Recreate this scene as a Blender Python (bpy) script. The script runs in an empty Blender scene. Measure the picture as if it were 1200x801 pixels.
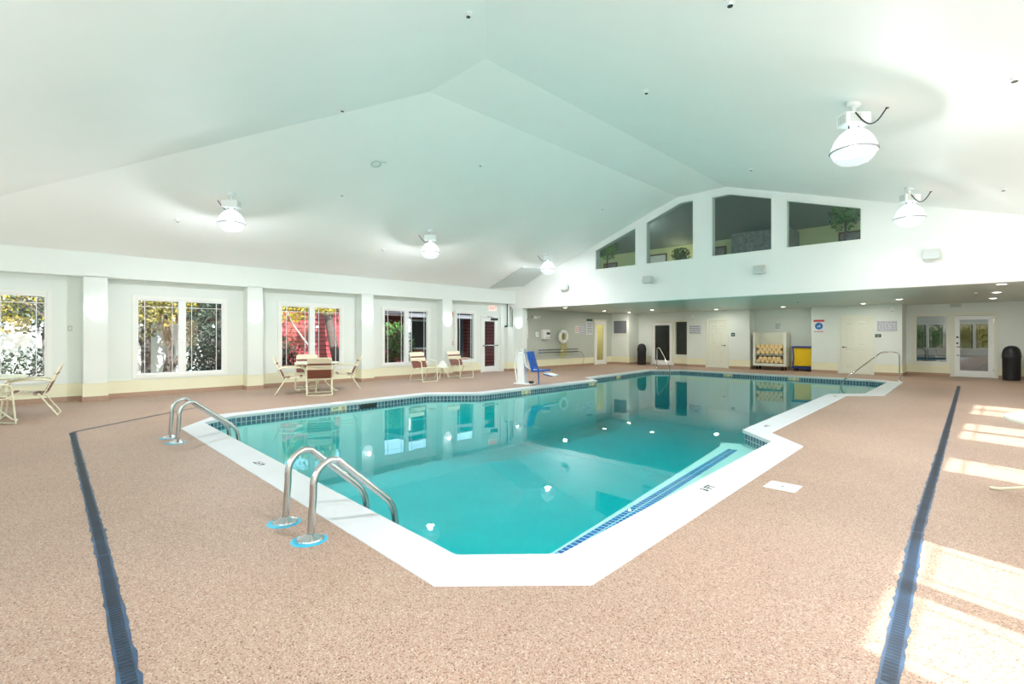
import bpy, math, random
from mathutils import Vector, Matrix
from mathutils.geometry import tessellate_polygon
random.seed(7)
PI = math.pi
SC = bpy.context.scene
COL = SC.collection

# ------------------------------------------------------------------ camera
cd = bpy.data.cameras.new('camera'); cam = bpy.data.objects.new('camera', cd); COL.objects.link(cam)
cam.location = (0, 0, 1.36); cam.rotation_euler = (PI/2, 0, math.radians(45))
cd.sensor_width = 36; cd.lens = 580/1200*36
cd.shift_y = -(400.5-393.5)/1200
cd.clip_start = .05; cd.clip_end = 400
SC.camera = cam
# ------------------------------------------------------------------ exposure
SC.view_settings.view_transform = 'Standard'; SC.view_settings.look = 'None'
SC.view_settings.gamma = 1; SC.view_settings.use_curve_mapping = False
SC.view_settings.exposure = 0.88
SC.cycles.use_denoising = True
SC.cycles.max_bounces = 10; SC.cycles.diffuse_bounces = 6; SC.cycles.transparent_max_bounces = 16
SC.cycles.sample_clamp_indirect = 6; SC.cycles.caustics_reflective = False; SC.cycles.caustics_refractive = False
# ------------------------------------------------------------------ world and sun
W = bpy.data.worlds.new('world'); SC.world = W; W.use_nodes = True
wn = W.node_tree; bg = wn.nodes['Background']
sky = wn.nodes.new('ShaderNodeTexSky'); sky.sky_type = 'NISHITA'; sky.sun_disc = False
sky.sun_elevation = math.radians(38); sky.sun_rotation = math.radians(100); sky.air_density = 1.2; sky.dust_density = 2.0
wn.links.new(sky.outputs[0], bg.inputs[0]); bg.inputs[1].default_value = 0.34
sd = bpy.data.lights.new('sun', 'SUN'); sd.energy = 8; sd.angle = math.radians(.7); sd.color = (1, .985, .96)
sun = bpy.data.objects.new('sun', sd); COL.objects.link(sun)
sdir = Vector((-1, .25, -.80)).normalized()
sun.rotation_euler = sdir.to_track_quat('-Z', 'Y').to_euler(); sun.location = (12, -4, 14)
LAMP_W = 58.0; LAMP_D = 38.0; SCONCE_W = 1.5; FILL_SCONCE_W = 34.0; DOWN_W = 9.0  # the stronger sconce wattage is for added fill lamps out of view
LAMP_COL = (.97, .96, 1.0)

# ------------------------------------------------------------------ materials
def mat(name, col, rough=.6, metal=0, emit=None, es=0, spec=.5, bump=None, var=None, trans=0, coat=0):
    m = bpy.data.materials.new(name); m.use_nodes = True
    nt = m.node_tree; b = nt.nodes['Principled BSDF']
    b.inputs['Base Color'].default_value = (*col, 1); b.inputs['Roughness'].default_value = rough
    b.inputs['Metallic'].default_value = metal; b.inputs['Specular IOR Level'].default_value = spec
    b.inputs['Coat Weight'].default_value = coat
    if emit: b.inputs['Emission Color'].default_value = (*emit, 1); b.inputs['Emission Strength'].default_value = es
    if var or bump:
        tc = nt.nodes.new('ShaderNodeTexCoord')
        n = nt.nodes.new('ShaderNodeTexNoise'); n.inputs['Scale'].default_value = (var or bump)[0]; n.inputs['Detail'].default_value = 4
        nt.links.new(tc.outputs['Object'], n.inputs['Vector'])
        if var:
            r = nt.nodes.new('ShaderNodeMapRange'); r.inputs[1].default_value = .3; r.inputs[2].default_value = .7
            r.inputs[3].default_value = 1-var[1]; r.inputs[4].default_value = 1+var[1]
            nt.links.new(n.outputs[0], r.inputs[0])
            mx = nt.nodes.new('ShaderNodeVectorMath'); mx.operation = 'SCALE'; mx.inputs[0].default_value = col
            nt.links.new(r.outputs[0], mx.inputs['Scale']); nt.links.new(mx.outputs[0], b.inputs['Base Color'])
        if bump:
            bp = nt.nodes.new('ShaderNodeBump'); bp.inputs['Strength'].default_value = bump[1]; bp.inputs['Distance'].default_value = .01
            nt.links.new(n.outputs[0], bp.inputs['Height']); nt.links.new(bp.outputs[0], b.inputs['Normal'])
    return m
def srgb(r, g, b):
    f = lambda c: (c/255/12.92) if c <= 10 else ((c/255+.055)/1.055)**2.4
    return (f(r), f(g), f(b))
M = {}
M['wall'] = mat('wall_paint', srgb(229, 236, 231), .45, var=(1.5, .012), spec=.3)
M['ceil'] = mat('ceiling_paint', srgb(241, 243, 240), .6, var=(1.2, .01), spec=.25)
M['cream'] = mat('cream_wainscot', srgb(238, 236, 208), .5, var=(2, .02), spec=.3)
M['door'] = mat('door_paint', srgb(230, 233, 219), .45, spec=.3)
M['base'] = mat('tan_baseboard', srgb(178, 148, 128), .7, var=(30, .08))
M['trimw'] = mat('white_trim', srgb(238, 241, 236), .4, spec=.3)
M['cap'] = mat('cream_trim', srgb(232, 230, 205), .45, spec=.3)
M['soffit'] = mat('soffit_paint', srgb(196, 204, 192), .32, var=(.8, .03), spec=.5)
M['grayw'] = mat('grey_wall_paint', srgb(188, 196, 188), .5, var=(1.5, .015), spec=.3)
M['panelgrey'] = mat('grey_panel', srgb(200, 208, 205), .6)
M['white'] = mat('white_enamel', srgb(240, 243, 243), .35, spec=.4)
M['plastic'] = mat('pale_plastic', srgb(205, 208, 200), .5)
M['steel'] = mat('brushed_steel', srgb(190, 190, 188), .24, metal=1, bump=(220, .04))
M['chrome'] = mat('chrome', srgb(215, 216, 218), .1, metal=1)
M['darkmetal'] = mat('dark_metal', srgb(60, 62, 62), .4, metal=.6)
M['black'] = mat('black_plastic', srgb(30, 32, 36), .45)
M['rubber'] = mat('black_rubber', srgb(24, 24, 26), .7)
M['tube'] = mat('cream_powder_coat', srgb(232, 232, 205), .35, spec=.5)
M['strapc'] = mat('cream_vinyl', srgb(235, 225, 200), .4, spec=.5)
M['strapb'] = mat('brown_vinyl', srgb(128, 68, 50), .4, spec=.5)
M['tabletop'] = mat('table_plastic', srgb(226, 232, 210), .3, var=(3, .02))
M['cloth'] = mat('white_towel', srgb(240, 240, 235), .9, bump=(90, .3))
M['towel'] = mat('beige_towel', srgb(232, 205, 152), .95, bump=(60, .5), var=(40, .08))
M['laminate'] = mat('pale_laminate', srgb(225, 228, 215), .5)
M['yellow'] = mat('yellow_bag', srgb(240, 200, 20), .7, bump=(14, .6))
M['blue'] = mat('blue_plastic', srgb(20, 95, 190), .4)
M['navy'] = mat('navy_plastic', srgb(30, 55, 130), .45)
M['signw'] = mat('sign_white', srgb(232, 236, 240), .5)
M['signt'] = mat('sign_ink', srgb(60, 75, 115), .6)
M['signr'] = mat('sign_red', srgb(205, 70, 75), .6)
M['signo'] = mat('sign_orange', srgb(205, 110, 25), .6)
M['signb'] = mat('sign_blue', srgb(40, 120, 190), .5)
M['plate'] = mat('dark_green_plate', srgb(40, 85, 80), .5)
M['red'] = mat('red_plastic', srgb(200, 40, 35), .4)
M['ropey'] = mat('yellow_rope', srgb(205, 195, 40), .8)
M['lead'] = mat('glass_frit', srgb(215, 222, 225), .3, spec=.5)
M['wood'] = mat('wood_frame', srgb(95, 72, 52), .5, var=(20, .1))
M['paper'] = mat('picture_paper', srgb(225, 228, 225), .6, var=(4, .1))
M['art'] = mat('picture_paper_grey', srgb(130, 130, 128), .6, var=(9, .5))
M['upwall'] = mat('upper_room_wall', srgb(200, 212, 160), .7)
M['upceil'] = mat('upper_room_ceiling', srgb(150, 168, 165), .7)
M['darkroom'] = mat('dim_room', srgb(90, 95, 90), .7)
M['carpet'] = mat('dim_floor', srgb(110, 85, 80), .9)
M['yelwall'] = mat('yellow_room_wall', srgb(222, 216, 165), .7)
M['lensd'] = mat('downlight_lens', (.9, .9, .9), .4, emit=(1, .97, .9), es=9)
M['dome'] = mat('lamp_dome', srgb(238, 242, 248), .3, emit=(.92, .96, 1), es=.42, spec=.5)
M['bowl'] = mat('sconce_bowl', srgb(240, 244, 250), .4, emit=(.95, .98, 1), es=.75)
M['exitr'] = mat('exit_red', srgb(235, 80, 70), .5, emit=(1, .25, .2), es=.5)
M['exitw'] = mat('exit_white', srgb(245, 235, 225), .5, emit=(1, .93, .88), es=.15)
M['bark'] = mat('dark_bark', srgb(84, 74, 70), .9, var=(14, .3), bump=(25, .6))
M['birch'] = mat('pale_bark', srgb(150, 142, 135), .8, var=(16, .3))
M['fence'] = mat('white_fence', srgb(238, 240, 244), .7, var=(3, .03))
M['grass'] = mat('grass_ground', srgb(120, 130, 88), .95, var=(5, .3))
M['eave'] = mat('grey_eave', srgb(96, 98, 104), .7)
M['shutter'] = mat('grey_shutter', srgb(120, 122, 132), .6)
M['hedge'] = mat('far_thicket_ground', srgb(96, 110, 66), .95, var=(4, .4))
M['ink'] = mat('black_ink', srgb(30, 30, 32), .6)
M['tilecream'] = mat('cream_marker_tile', srgb(225, 222, 185), .3)
M['sealant'] = mat('blue_sealant', srgb(60, 175, 205), .5)
M['lid'] = mat('lid_plastic', srgb(226, 222, 212), .5)
M['terra'] = mat('terracotta_pot', srgb(120, 80, 60), .7)

def leafmat(name, a, b, tr=.35):
    m = bpy.data.materials.new(name); m.use_nodes = True; nt = m.node_tree; p = nt.nodes['Principled BSDF']
    tc = nt.nodes.new('ShaderNodeTexCoord'); n = nt.nodes.new('ShaderNodeTexNoise'); n.inputs['Scale'].default_value = 3
    cr = nt.nodes.new('ShaderNodeValToRGB'); cr.color_ramp.elements[0].position = .38; cr.color_ramp.elements[1].position = .62
    cr.color_ramp.elements[0].color = (*srgb(*a), 1); cr.color_ramp.elements[1].color = (*srgb(*b), 1)
    nt.links.new(tc.outputs['Object'], n.inputs['Vector']); nt.links.new(n.outputs[0], cr.inputs[0]); nt.links.new(cr.outputs[0], p.inputs['Base Color'])
    p.inputs['Roughness'].default_value = .6
    t = nt.nodes.new('ShaderNodeBsdfTranslucent'); mx = nt.nodes.new('ShaderNodeMixShader'); mx.inputs[0].default_value = tr
    nt.links.new(cr.outputs[0], t.inputs[0]); nt.links.new(p.outputs[0], mx.inputs[1]); nt.links.new(t.outputs[0], mx.inputs[2])
    nt.links.new(mx.outputs[0], nt.nodes['Material Output'].inputs[0]); return m
M['leafy'] = leafmat('yellow_green_leaves', (110, 112, 30), (196, 178, 52), .4)
M['leafo'] = leafmat('olive_leaves', (96, 96, 56), (168, 150, 80))
M['leafd'] = leafmat('conifer_needles', (30, 42, 32), (62, 76, 58), .1)
M['leafg'] = leafmat('green_leaves', (40, 74, 40), (96, 140, 66))

def glassmat(name, tint=(.97, .99, .98), refl=1.0, ior=1.5):
    m = bpy.data.materials.new(name); m.use_nodes = True; nt = m.node_tree
    for n in list(nt.nodes):
        if n.type == 'BSDF_PRINCIPLED': nt.nodes.remove(n)
    t = nt.nodes.new('ShaderNodeBsdfTransparent'); t.inputs[0].default_value = (*tint, 1)
    g = nt.nodes.new('ShaderNodeBsdfGlossy'); g.inputs['Roughness'].default_value = 0.0; g.inputs[0].default_value = (refl, refl, refl, 1)
    f = nt.nodes.new('ShaderNodeFresnel'); f.inputs[0].default_value = ior
    mx = nt.nodes.new('ShaderNodeMixShader'); L = nt.links.new
    ge = nt.nodes.new('ShaderNodeNewGeometry'); su = nt.nodes.new('ShaderNodeMath'); su.operation = 'SUBTRACT'; su.inputs[0].default_value = 1
    mu = nt.nodes.new('ShaderNodeMath'); mu.operation = 'MULTIPLY'; L(ge.outputs['Backfacing'], su.inputs[1]); L(su.outputs[0], mu.inputs[0]); L(f.outputs[0], mu.inputs[1])
    L(mu.outputs[0], mx.inputs[0]); L(t.outputs[0], mx.inputs[1]); L(g.outputs[0], mx.inputs[2])
    L(mx.outputs[0], nt.nodes['Material Output'].inputs[0]); return m
M['glass'] = glassmat('window_glass')
M['glassr'] = glassmat('reflective_glass', (.72, .76, .75), 1.0, 2.6)
M['glassu'] = glassmat('upper_glass', (.78, .85, .85), .9, 1.7)

def lensmat():
    m = glassmat('lamp_lens', (.96, .98, 1), 1, 1.4); nt = m.node_tree; o = nt.nodes['Material Output']
    prev = o.inputs[0].links[0].from_socket; e = nt.nodes.new('ShaderNodeEmission'); e.inputs[0].default_value = (.9, .96, 1, 1); e.inputs[1].default_value = .75
    mx = nt.nodes.new('ShaderNodeMixShader'); mx.inputs[0].default_value = .35
    nt.links.new(prev, mx.inputs[1]); nt.links.new(e.outputs[0], mx.inputs[2]); nt.links.new(mx.outputs[0], o.inputs[0]); return m
M['lens'] = lensmat()
def pebble():
    m = bpy.data.materials.new('pebble_deck'); m.use_nodes = True; nt = m.node_tree; p = nt.nodes['Principled BSDF']
    tc = nt.nodes.new('ShaderNodeTexCoord')
    v = nt.nodes.new('ShaderNodeTexVoronoi'); v.inputs['Scale'].default_value = 190
    cr = nt.nodes.new('ShaderNodeValToRGB'); e = cr.color_ramp.elements
    e[0].position = 0; e[0].color = (*srgb(104, 84, 74), 1)
    e[1].position = 1; e[1].color = (*srgb(232, 216, 200), 1)
    for pos, c in ((.1, (168, 122, 102)), (.22, (196, 164, 144)), (.55, (206, 178, 156)), (.8, (188, 152, 130))):
        q = e.new(pos); q.color = (*srgb(*c), 1)
    sx = nt.nodes.new('ShaderNodeSeparateColor')
    n2 = nt.nodes.new('ShaderNodeTexNoise'); n2.inputs['Scale'].default_value = .7; n2.inputs['Detail'].default_value = 5
    mr = nt.nodes.new('ShaderNodeMapRange'); mr.inputs[1].default_value = .3; mr.inputs[2].default_value = .7; mr.inputs[3].default_value = .70; mr.inputs[4].default_value = .80
    n3 = nt.nodes.new('ShaderNodeTexNoise'); n3.inputs['Scale'].default_value = 110; n3.inputs['Detail'].default_value = 3
    mr3 = nt.nodes.new('ShaderNodeMapRange'); mr3.inputs[1].default_value = .35; mr3.inputs[2].default_value = .65; mr3.inputs[3].default_value = .86; mr3.inputs[4].default_value = 1.1
    mu = nt.nodes.new('ShaderNodeMath'); mu.operation = 'MULTIPLY'
    vm = nt.nodes.new('ShaderNodeVectorMath'); vm.operation = 'SCALE'
    L = nt.links.new
    for a in (v, n2, n3): L(tc.outputs['Object'], a.inputs['Vector'])
    L(v.outputs['Color'], sx.inputs[0]); L(sx.outputs[0], cr.inputs[0]); L(n2.outputs[0], mr.inputs[0]); L(n3.outputs[0], mr3.inputs[0])
    L(mr.outputs[0], mu.inputs[0]); L(mr3.outputs[0], mu.inputs[1])
    L(cr.outputs[0], vm.inputs[0]); L(mu.outputs[0], vm.inputs['Scale']); L(vm.outputs[0], p.inputs['Base Color'])
    p.inputs['Roughness'].default_value = .5; p.inputs['Specular IOR Level'].default_value = .35
    b = nt.nodes.new('ShaderNodeBump'); b.inputs['Strength'].default_value = .35; b.inputs['Distance'].default_value = .003
    L(v.outputs['Distance'], b.inputs['Height']); b.invert = True; L(b.outputs[0], p.inputs['Normal'])
    return m
M['deck'] = pebble()

def coping_mat():
    m = mat('white_coping', srgb(212, 216, 218), .5, var=(2.2, .025), spec=.4); return m
M['coping'] = coping_mat()
M['patio'] = mat('pale_bounce_patio', srgb(225, 222, 215), .8, var=(3, .05))  # kept pale to bounce sunlight up through the windows
M['plaster'] = mat('pool_plaster', srgb(218, 232, 226), .7, var=(1.2, .03))

def tile_mat(name, c1, c2, grout, size, mortar=.006, rough=.25):
    m = bpy.data.materials.new(name); m.use_nodes = True; nt = m.node_tree; p = nt.nodes['Principled BSDF']
    uv = nt.nodes.new('ShaderNodeUVMap'); br = nt.nodes.new('ShaderNodeTexBrick')
    br.offset = 0; br.squash = 1; br.inputs['Color1'].default_value = (*srgb(*c1), 1); br.inputs['Color2'].default_value = (*srgb(*c2), 1)
    br.inputs['Mortar'].default_value = (*srgb(*grout), 1); br.inputs['Scale'].default_value = 1
    br.inputs['Mortar Size'].default_value = mortar; br.inputs['Brick Width'].default_value = size; br.inputs['Row Height'].default_value = size
    nt.links.new(uv.outputs[0], br.inputs['Vector']); nt.links.new(br.outputs[0], p.inputs['Base Color'])
    p.inputs['Roughness'].default_value = rough; return m
M['tile'] = tile_mat('waterline_tile', (64, 92, 112), (96, 124, 138), (190, 205, 205), .082, .007)
M['tileb'] = tile_mat('blue_bench_tile', (10, 62, 150), (30, 98, 190), (170, 215, 225), .059, .006)
M['clap'] = tile_mat('red_clapboard', (158, 66, 70), (146, 58, 62), (84, 34, 38), 50, .02, .8)
M['clap'].node_tree.nodes['Brick Texture'].inputs['Row Height'].default_value = .16
M['stone'] = mat('chimney_stone', srgb(120, 130, 130), .8, var=(9, .35), bump=(9, 1))

def water_mat():
    m = bpy.data.materials.new('pool_water'); m.use_nodes = True; nt = m.node_tree; L = nt.links.new
    for n in list(nt.nodes):
        if n.type == 'BSDF_PRINCIPLED': nt.nodes.remove(n)
    t = nt.nodes.new('ShaderNodeBsdfTransparent'); t.inputs[0].default_value = (.97, 1, 1, 1)
    g = nt.nodes.new('ShaderNodeBsdfGlossy'); g.inputs['Roughness'].default_value = .0
    f = nt.nodes.new('ShaderNodeFresnel'); f.inputs[0].default_value = 1.34
    tc = nt.nodes.new('ShaderNodeTexCoord'); n = nt.nodes.new('ShaderNodeTexNoise'); n.inputs['Scale'].default_value = 1.3; n.inputs['Detail'].default_value = 2
    b = nt.nodes.new('ShaderNodeBump'); b.inputs['Strength'].default_value = .05; b.inputs['Distance'].default_value = .03
    L(tc.outputs['Object'], n.inputs['Vector']); L(n.outputs[0], b.inputs['Height'])
    L(b.outputs[0], g.inputs['Normal']); L(b.outputs[0], f.inputs['Normal'])
    mx = nt.nodes.new('ShaderNodeMixShader')
    ge = nt.nodes.new('ShaderNodeNewGeometry'); su = nt.nodes.new('ShaderNodeMath'); su.operation = 'SUBTRACT'; su.inputs[0].default_value = 1
    mu = nt.nodes.new('ShaderNodeMath'); mu.operation = 'MULTIPLY'; L(ge.outputs['Backfacing'], su.inputs[1]); L(su.outputs[0], mu.inputs[0]); L(f.outputs[0], mu.inputs[1])
    L(mu.outputs[0], mx.inputs[0]); L(t.outputs[0], mx.inputs[1]); L(g.outputs[0], mx.inputs[2])
    va = nt.nodes.new('ShaderNodeVolumeAbsorption'); va.inputs['Color'].default_value = (.10, .94, .955, 1); va.inputs['Density'].default_value = 1.3
    o = nt.nodes['Material Output']; L(mx.outputs[0], o.inputs[0]); L(va.outputs[0], o.inputs['Volume']); return m
M['water'] = water_mat()

# ------------------------------------------------------------------ mesh helpers
class MB:
    def __init__(s): s.v = []; s.f = []; s.uv = {}
    def add(s, vs, fs):
        o = len(s.v); s.v += [tuple(p) for p in vs]; s.f += [tuple(i+o for i in f) for f in fs]; return s
    def box(s, lo, hi):
        x0, y0, z0 = lo; x1, y1, z1 = hi
        return s.add([(x0,y0,z0),(x1,y0,z0),(x1,y1,z0),(x0,y1,z0),(x0,y0,z1),(x1,y0,z1),(x1,y1,z1),(x0,y1,z1)],
                     [(0,3,2,1),(4,5,6,7),(0,1,5,4),(1,2,6,5),(2,3,7,6),(3,0,4,7)])
    def obox(s, c, sz, rot):   # oriented box, rot = Matrix 3x3
        hx, hy, hz = [q/2 for q in sz]; c = Vector(c)
        vs = [c + rot @ Vector((a*hx, b*hy, d*hz)) for d in (-1, 1) for a, b in ((-1,-1),(1,-1),(1,1),(-1,1))]
        return s.add(vs, [(0,3,2,1),(4,5,6,7),(0,1,5,4),(1,2,6,5),(2,3,7,6),(3,0,4,7)])
    def tube(s, pts, r, n=10, closed=False):
        pts = [Vector(p) for p in pts]; N = len(pts); rs = r if isinstance(r, (list, tuple)) else [r]*N
        up = None; rings = []
        for i, p in enumerate(pts):
            if closed: d = pts[(i+1) % N] - pts[i-1]
            else: d = pts[min(i+1, N-1)] - pts[max(i-1, 0)]
            d.normalize()
            if up is None:
                up = Vector((0, 0, 1)) if abs(d.z) < .9 else Vector((1, 0, 0))
            a = d.cross(up)
            if a.length < 1e-5: a = d.cross(Vector((0, 1, .3)))
            a.normalize(); b = a.cross(d).normalized(); up = b
            rings.append([p + (a*math.cos(2*PI*k/n) + b*math.sin(2*PI*k/n))*rs[i] for k in range(n)])
        vs = [q for R in rings for q in R]; fs = []
        for i in range(N if closed else N-1):
            j = (i+1) % N
            for k in range(n): fs.append((i*n+k, i*n+(k+1) % n, j*n+(k+1) % n, j*n+k))
        if not closed: fs += [tuple(range(n))[::-1], tuple((N-1)*n+k for k in range(n))]
        return s.add(vs, fs)
    def lathe(s, prof, n=32, c=(0,0,0), a0=0, a1=2*PI, tf=None):   # prof: (r, z)
        full = abs(a1-a0-2*PI) < 1e-6; m = n if full else n+1
        vs = []
        for r, z in prof:
            for k in range(m):
                a = a0+(a1-a0)*k/n; p = Vector((r*math.cos(a), r*math.sin(a), z))
                if tf: p = tf @ p
                vs.append(Vector(c)+p)
        fs = []
        for i in range(len(prof)-1):
            for k in range(n):
                k2 = (k+1) % m
                fs.append((i*m+k, i*m+k2, (i+1)*m+k2, (i+1)*m+k))
        if full:
            if prof[0][0] > 1e-6: fs.append(tuple(range(m))[::-1])
            if prof[-1][0] > 1e-6: fs.append(tuple((len(prof)-1)*m+k for k in range(m)))
        return s.add(vs, fs)
    def plate(s, outer, holes, fn, t):   # flat plate with holes: fn(a,b,depth)->xyz
        loops = [outer]+list(holes); flat = [p for l in loops for p in l]
        tris = tessellate_polygon([[Vector((a, b, 0)) for a, b in l] for l in loops]); n = len(flat)
        vs = [fn(a, b, 0) for a, b in flat]+[fn(a, b, t) for a, b in flat]
        fs = [tuple(q) for q in tris]+[tuple(i+n for i in q[::-1]) for q in tris]
        o = 0
        for l in loops:
            k = len(l)
            for i in range(k): j = (i+1) % k; fs.append((o+i, o+j, n+o+j, n+o+i))
            o += k
        return s.add(vs, fs)
    def prism(s, poly, z0, z1): return s.plate(poly, [], lambda a, b, d: (a, b, z0 if d == 0 else z1), 1)
    def build(s, name, m, parent=None, smooth=False, bevel=0, loc=None, fixn=True):
        me = bpy.data.meshes.new(name); me.from_pydata(s.v, [], s.f)
        if s.uv:
            ul = me.uv_layers.new(name='UVMap')
            for p in me.polygons:
                for li, vi in zip(p.loop_indices, p.vertices):
                    if vi in s.uv: ul.data[li].uv = s.uv[vi]
        if fixn:
            import bmesh
            bm = bmesh.new(); bm.from_mesh(me); bmesh.ops.recalc_face_normals(bm, faces=bm.faces); bm.to_mesh(me); bm.free()
        if isinstance(m, str): m = M[m]
        me.materials.append(m)
        if smooth:
            me.polygons.foreach_set('use_smooth', [True]*len(me.polygons)); me.set_sharp_from_angle(angle=math.radians(38))
        o = bpy.data.objects.new(name, me); COL.objects.link(o)
        if parent: o.parent = parent
        if loc is not None: o.location = loc
        if bevel:
            b = o.modifiers.new('bevel', 'BEVEL'); b.width = bevel; b.segments = 2; b.limit_method = 'ANGLE'; b.angle_limit = math.radians(40)
        return o
def box(lo, hi): return MB().box(lo, hi)
def tube(p, r, n=10, closed=False): return MB().tube(p, r, n, closed)
def arc(c, r, a0, a1, n, fn):   # list of points by fn(cos*r, sin*r)
    return [fn(c[0]+r*math.cos(a0+(a1-a0)*i/n), c[1]+r*math.sin(a0+(a1-a0)*i/n)) for i in range(n+1)]
def fillet(pts, r, n=5):         # round the corners of a 3-D polyline
    pts = [Vector(p) for p in pts]; out = [pts[0]]
    for i in range(1, len(pts)-1):
        a, b, c = pts[i-1], pts[i], pts[i+1]; u = (a-b); w = (c-b); rr = min(r, u.length*.48, w.length*.48)
        p0 = b+u.normalized()*rr; p1 = b+w.normalized()*rr
        for k in range(n+1):
            t = k/n; out.append((1-t)**2*p0+2*t*(1-t)*b+t*t*p1)
    out.append(pts[-1]); return out
def tag(o, label=None, cat=None, group=None, kind=None):
    if label: o['label'] = label
    if cat: o['category'] = cat
    if group: o['group'] = group
    if kind: o['kind'] = kind
    return o
def empty(name, loc=(0,0,0), rz=0, parent=None):
    o = bpy.data.objects.new(name, None); COL.objects.link(o); o.location = loc; o.rotation_euler = (0, 0, rz)
    o.empty_display_size = .1
    if parent: o.parent = parent
    return o
def thing(name, label, cat, loc=(0,0,0), rz=0, group=None): return tag(empty(name, loc, rz), label, cat, group)
def struct(name, mb, m, **k): return tag(mb.build(name, m, **k), kind='structure')
def sempty(name, loc=(0,0,0), rz=0): return tag(empty(name, loc, rz), kind='structure')
def kids(o): return [c for c in o.children]
def dup(root, loc, rz=None, label=None, group=None):
    r = root.copy(); COL.objects.link(r); r.location = loc
    if rz is not None: r.rotation_euler = (0, 0, rz)
    if label: r['label'] = label
    if group: r['group'] = group
    for ch in list(root.children):
        c = ch.copy(); COL.objects.link(c); c.parent = r
        for g in list(ch.children):
            d = g.copy(); COL.objects.link(d); d.parent = c
    return r
def text_mb(body, size, fn, ext=.001):
    cu = bpy.data.curves.new('t', 'FONT'); cu.body = body; cu.size = size; cu.extrude = ext; cu.offset = size*.018; cu.resolution_u = 2
    cu.align_x = 'CENTER'; cu.align_y = 'CENTER'
    o = bpy.data.objects.new('t', cu); COL.objects.link(o)
    dg = bpy.context.evaluated_depsgraph_get(); dg.update()
    me = bpy.data.meshes.new_from_object(o.evaluated_get(dg))
    mb = MB(); mb.add([fn(*v.co) for v in me.vertices], [tuple(p.vertices) for p in me.polygons])
    bpy.data.objects.remove(o); bpy.data.curves.remove(cu); bpy.data.meshes.remove(me); return mb

# ------------------------------------------------------------------ layout
XL, XB, XR = -13.5, -13.85, 2.2          # left column face, left bay face, right wall face
YN, YG = -1.9, 13.67                     # near wall, gable wall
SL, SR = .346, .31
Lz = lambda x: 3.1+SL*(x-XL)
Rz = lambda x: 5.42-SR*(x+5.4)
Nz = lambda y: 3.1+SL*(y+1.85)
IN = [(-2.42,1.93),(-1.97,2.4),(-2.15,6.88),(-2.72,7.45),(-2.97,13.5),(-2.37,14.15),(-2.5,18.15),(-3.0,18.55),(-9.2,18.65),(-10.0,17.9),
      (-9.5,13.05),(-8.85,12.55),(-8.76,7.75),(-9.55,6.8),(-9.44,5.0),(-9.34,2.62),(-8.93,2.08)]
OUT = [(-2.2,1.60),(-1.6,2.22),(-1.77,6.85),(-2.34,7.5),(-2.57,13.3),(-1.97,13.9),(-2.16,18.45),(-2.85,18.87),(-9.4,18.97),(-10.36,18.05),
       (-9.84,13.2),(-9.2,12.7),(-9.1,7.88),(-9.9,6.95),(-9.78,5.0),(-9.66,2.45),(-8.6,1.70)]
def offset(poly, d):
    n = len(poly); out = []
    for i in range(n):
        a = Vector(poly[i-1]); b = Vector(poly[i]); c = Vector(poly[(i+1) % n])
        u = (b-a).normalized(); w = (c-b).normalized(); n1 = Vector((u.y, -u.x)); n2 = Vector((w.y, -w.x))
        m = (n1+n2); m = m/ max(.3, m.length_squared)*2; out.append((b.x+m.x*d, b.y+m.y*d))
    return out
BAS = offset(IN, .035)
# deck
struct('floor', MB().plate([(-14.0,-2.0),(2.35,-2.0),(2.35,22.4),(-14.0,22.4)], [OUT], lambda a, b, d: (a, b, -d), .12), 'deck')
struct('trim_coping', MB().plate(OUT, [IN], lambda a, b, d: (a, b, .006-d), .05), 'coping', bevel=.01)
# basin shell: walls and two-level floor
b = MB(); n = len(BAS); zf = -1.45
b.add([(x, y, -.044) for x, y in BAS]+[(x, y, zf) for x, y in BAS], [(i, (i+1) % n, n+(i+1) % n, n+i) for i in range(n)])
b.plate(BAS, [], lambda a, c, d: (a, c, zf-d), .1)
struct('floor_pool_basin', b, 'plaster', fixn=False)
b = box((-9.6, 9.1, -1.449), (-1.9, 18.9, -1.40)); struct('floor_pool_shelf', b, 'plaster')
bench = [(-1.95,2.3),(-2.2,6.93),(-2.95,7.6),(-2.98,7.35),(-2.36,2.55),(-2.4,1.9)]
struct('floor_pool_bench', MB().prism([(-1.95,2.42),(-2.13,6.87),(-2.74,7.47),(-3.0,7.35),(-2.9,7.1),(-2.32,2.6),(-2.3,2.0)], -1.4, -.21), 'plaster', bevel=.01)
# waterline tile band
b = MB(); T2 = offset(IN, .031); n = len(T2); acc = 0; off = 0
for i in range(n):
    p, q = T2[i], T2[(i+1) % n]; d = math.dist(p, q); k = len(b.v)
    b.add([(p[0],p[1],-.045),(q[0],q[1],-.045),(q[0],q[1],-.2),(p[0],p[1],-.2)], [(0,1,2,3)])
    for j, (u, w) in enumerate([(acc,.082),(acc+d,.082),(acc+d,-.073),(acc,-.073)]): b.uv[k+j] = (u, w)
    acc += d
struct('trim_waterline_tile', b, 'tile', fixn=False)
# blue tile stripe on the bench
b = MB(); s0, s1 = Vector((-2.31,2.7)), Vector((-2.74,6.98)); pr = Vector((.13, .02)); ln = (s1-s0).length
b.add([(*s0,-.206),(*(s0+pr),-.206),(*(s1+pr),-.206),(*s1,-.206)], [(0,1,2,3)])
for j, w in enumerate([(0,0),(0,.118),(ln,.118),(ln,0)]): b.uv[j] = w
struct('trim_bench_tile', b, 'tileb')
# water
WZ = -.115; wp = offset(IN, .046)
tag(MB().plate(wp, [], lambda a, c, d: (a, c, WZ-d), 1.39).build('pool_water', 'water'), 'still turquoise water filling the indoor pool', 'water', kind='stuff')

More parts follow.
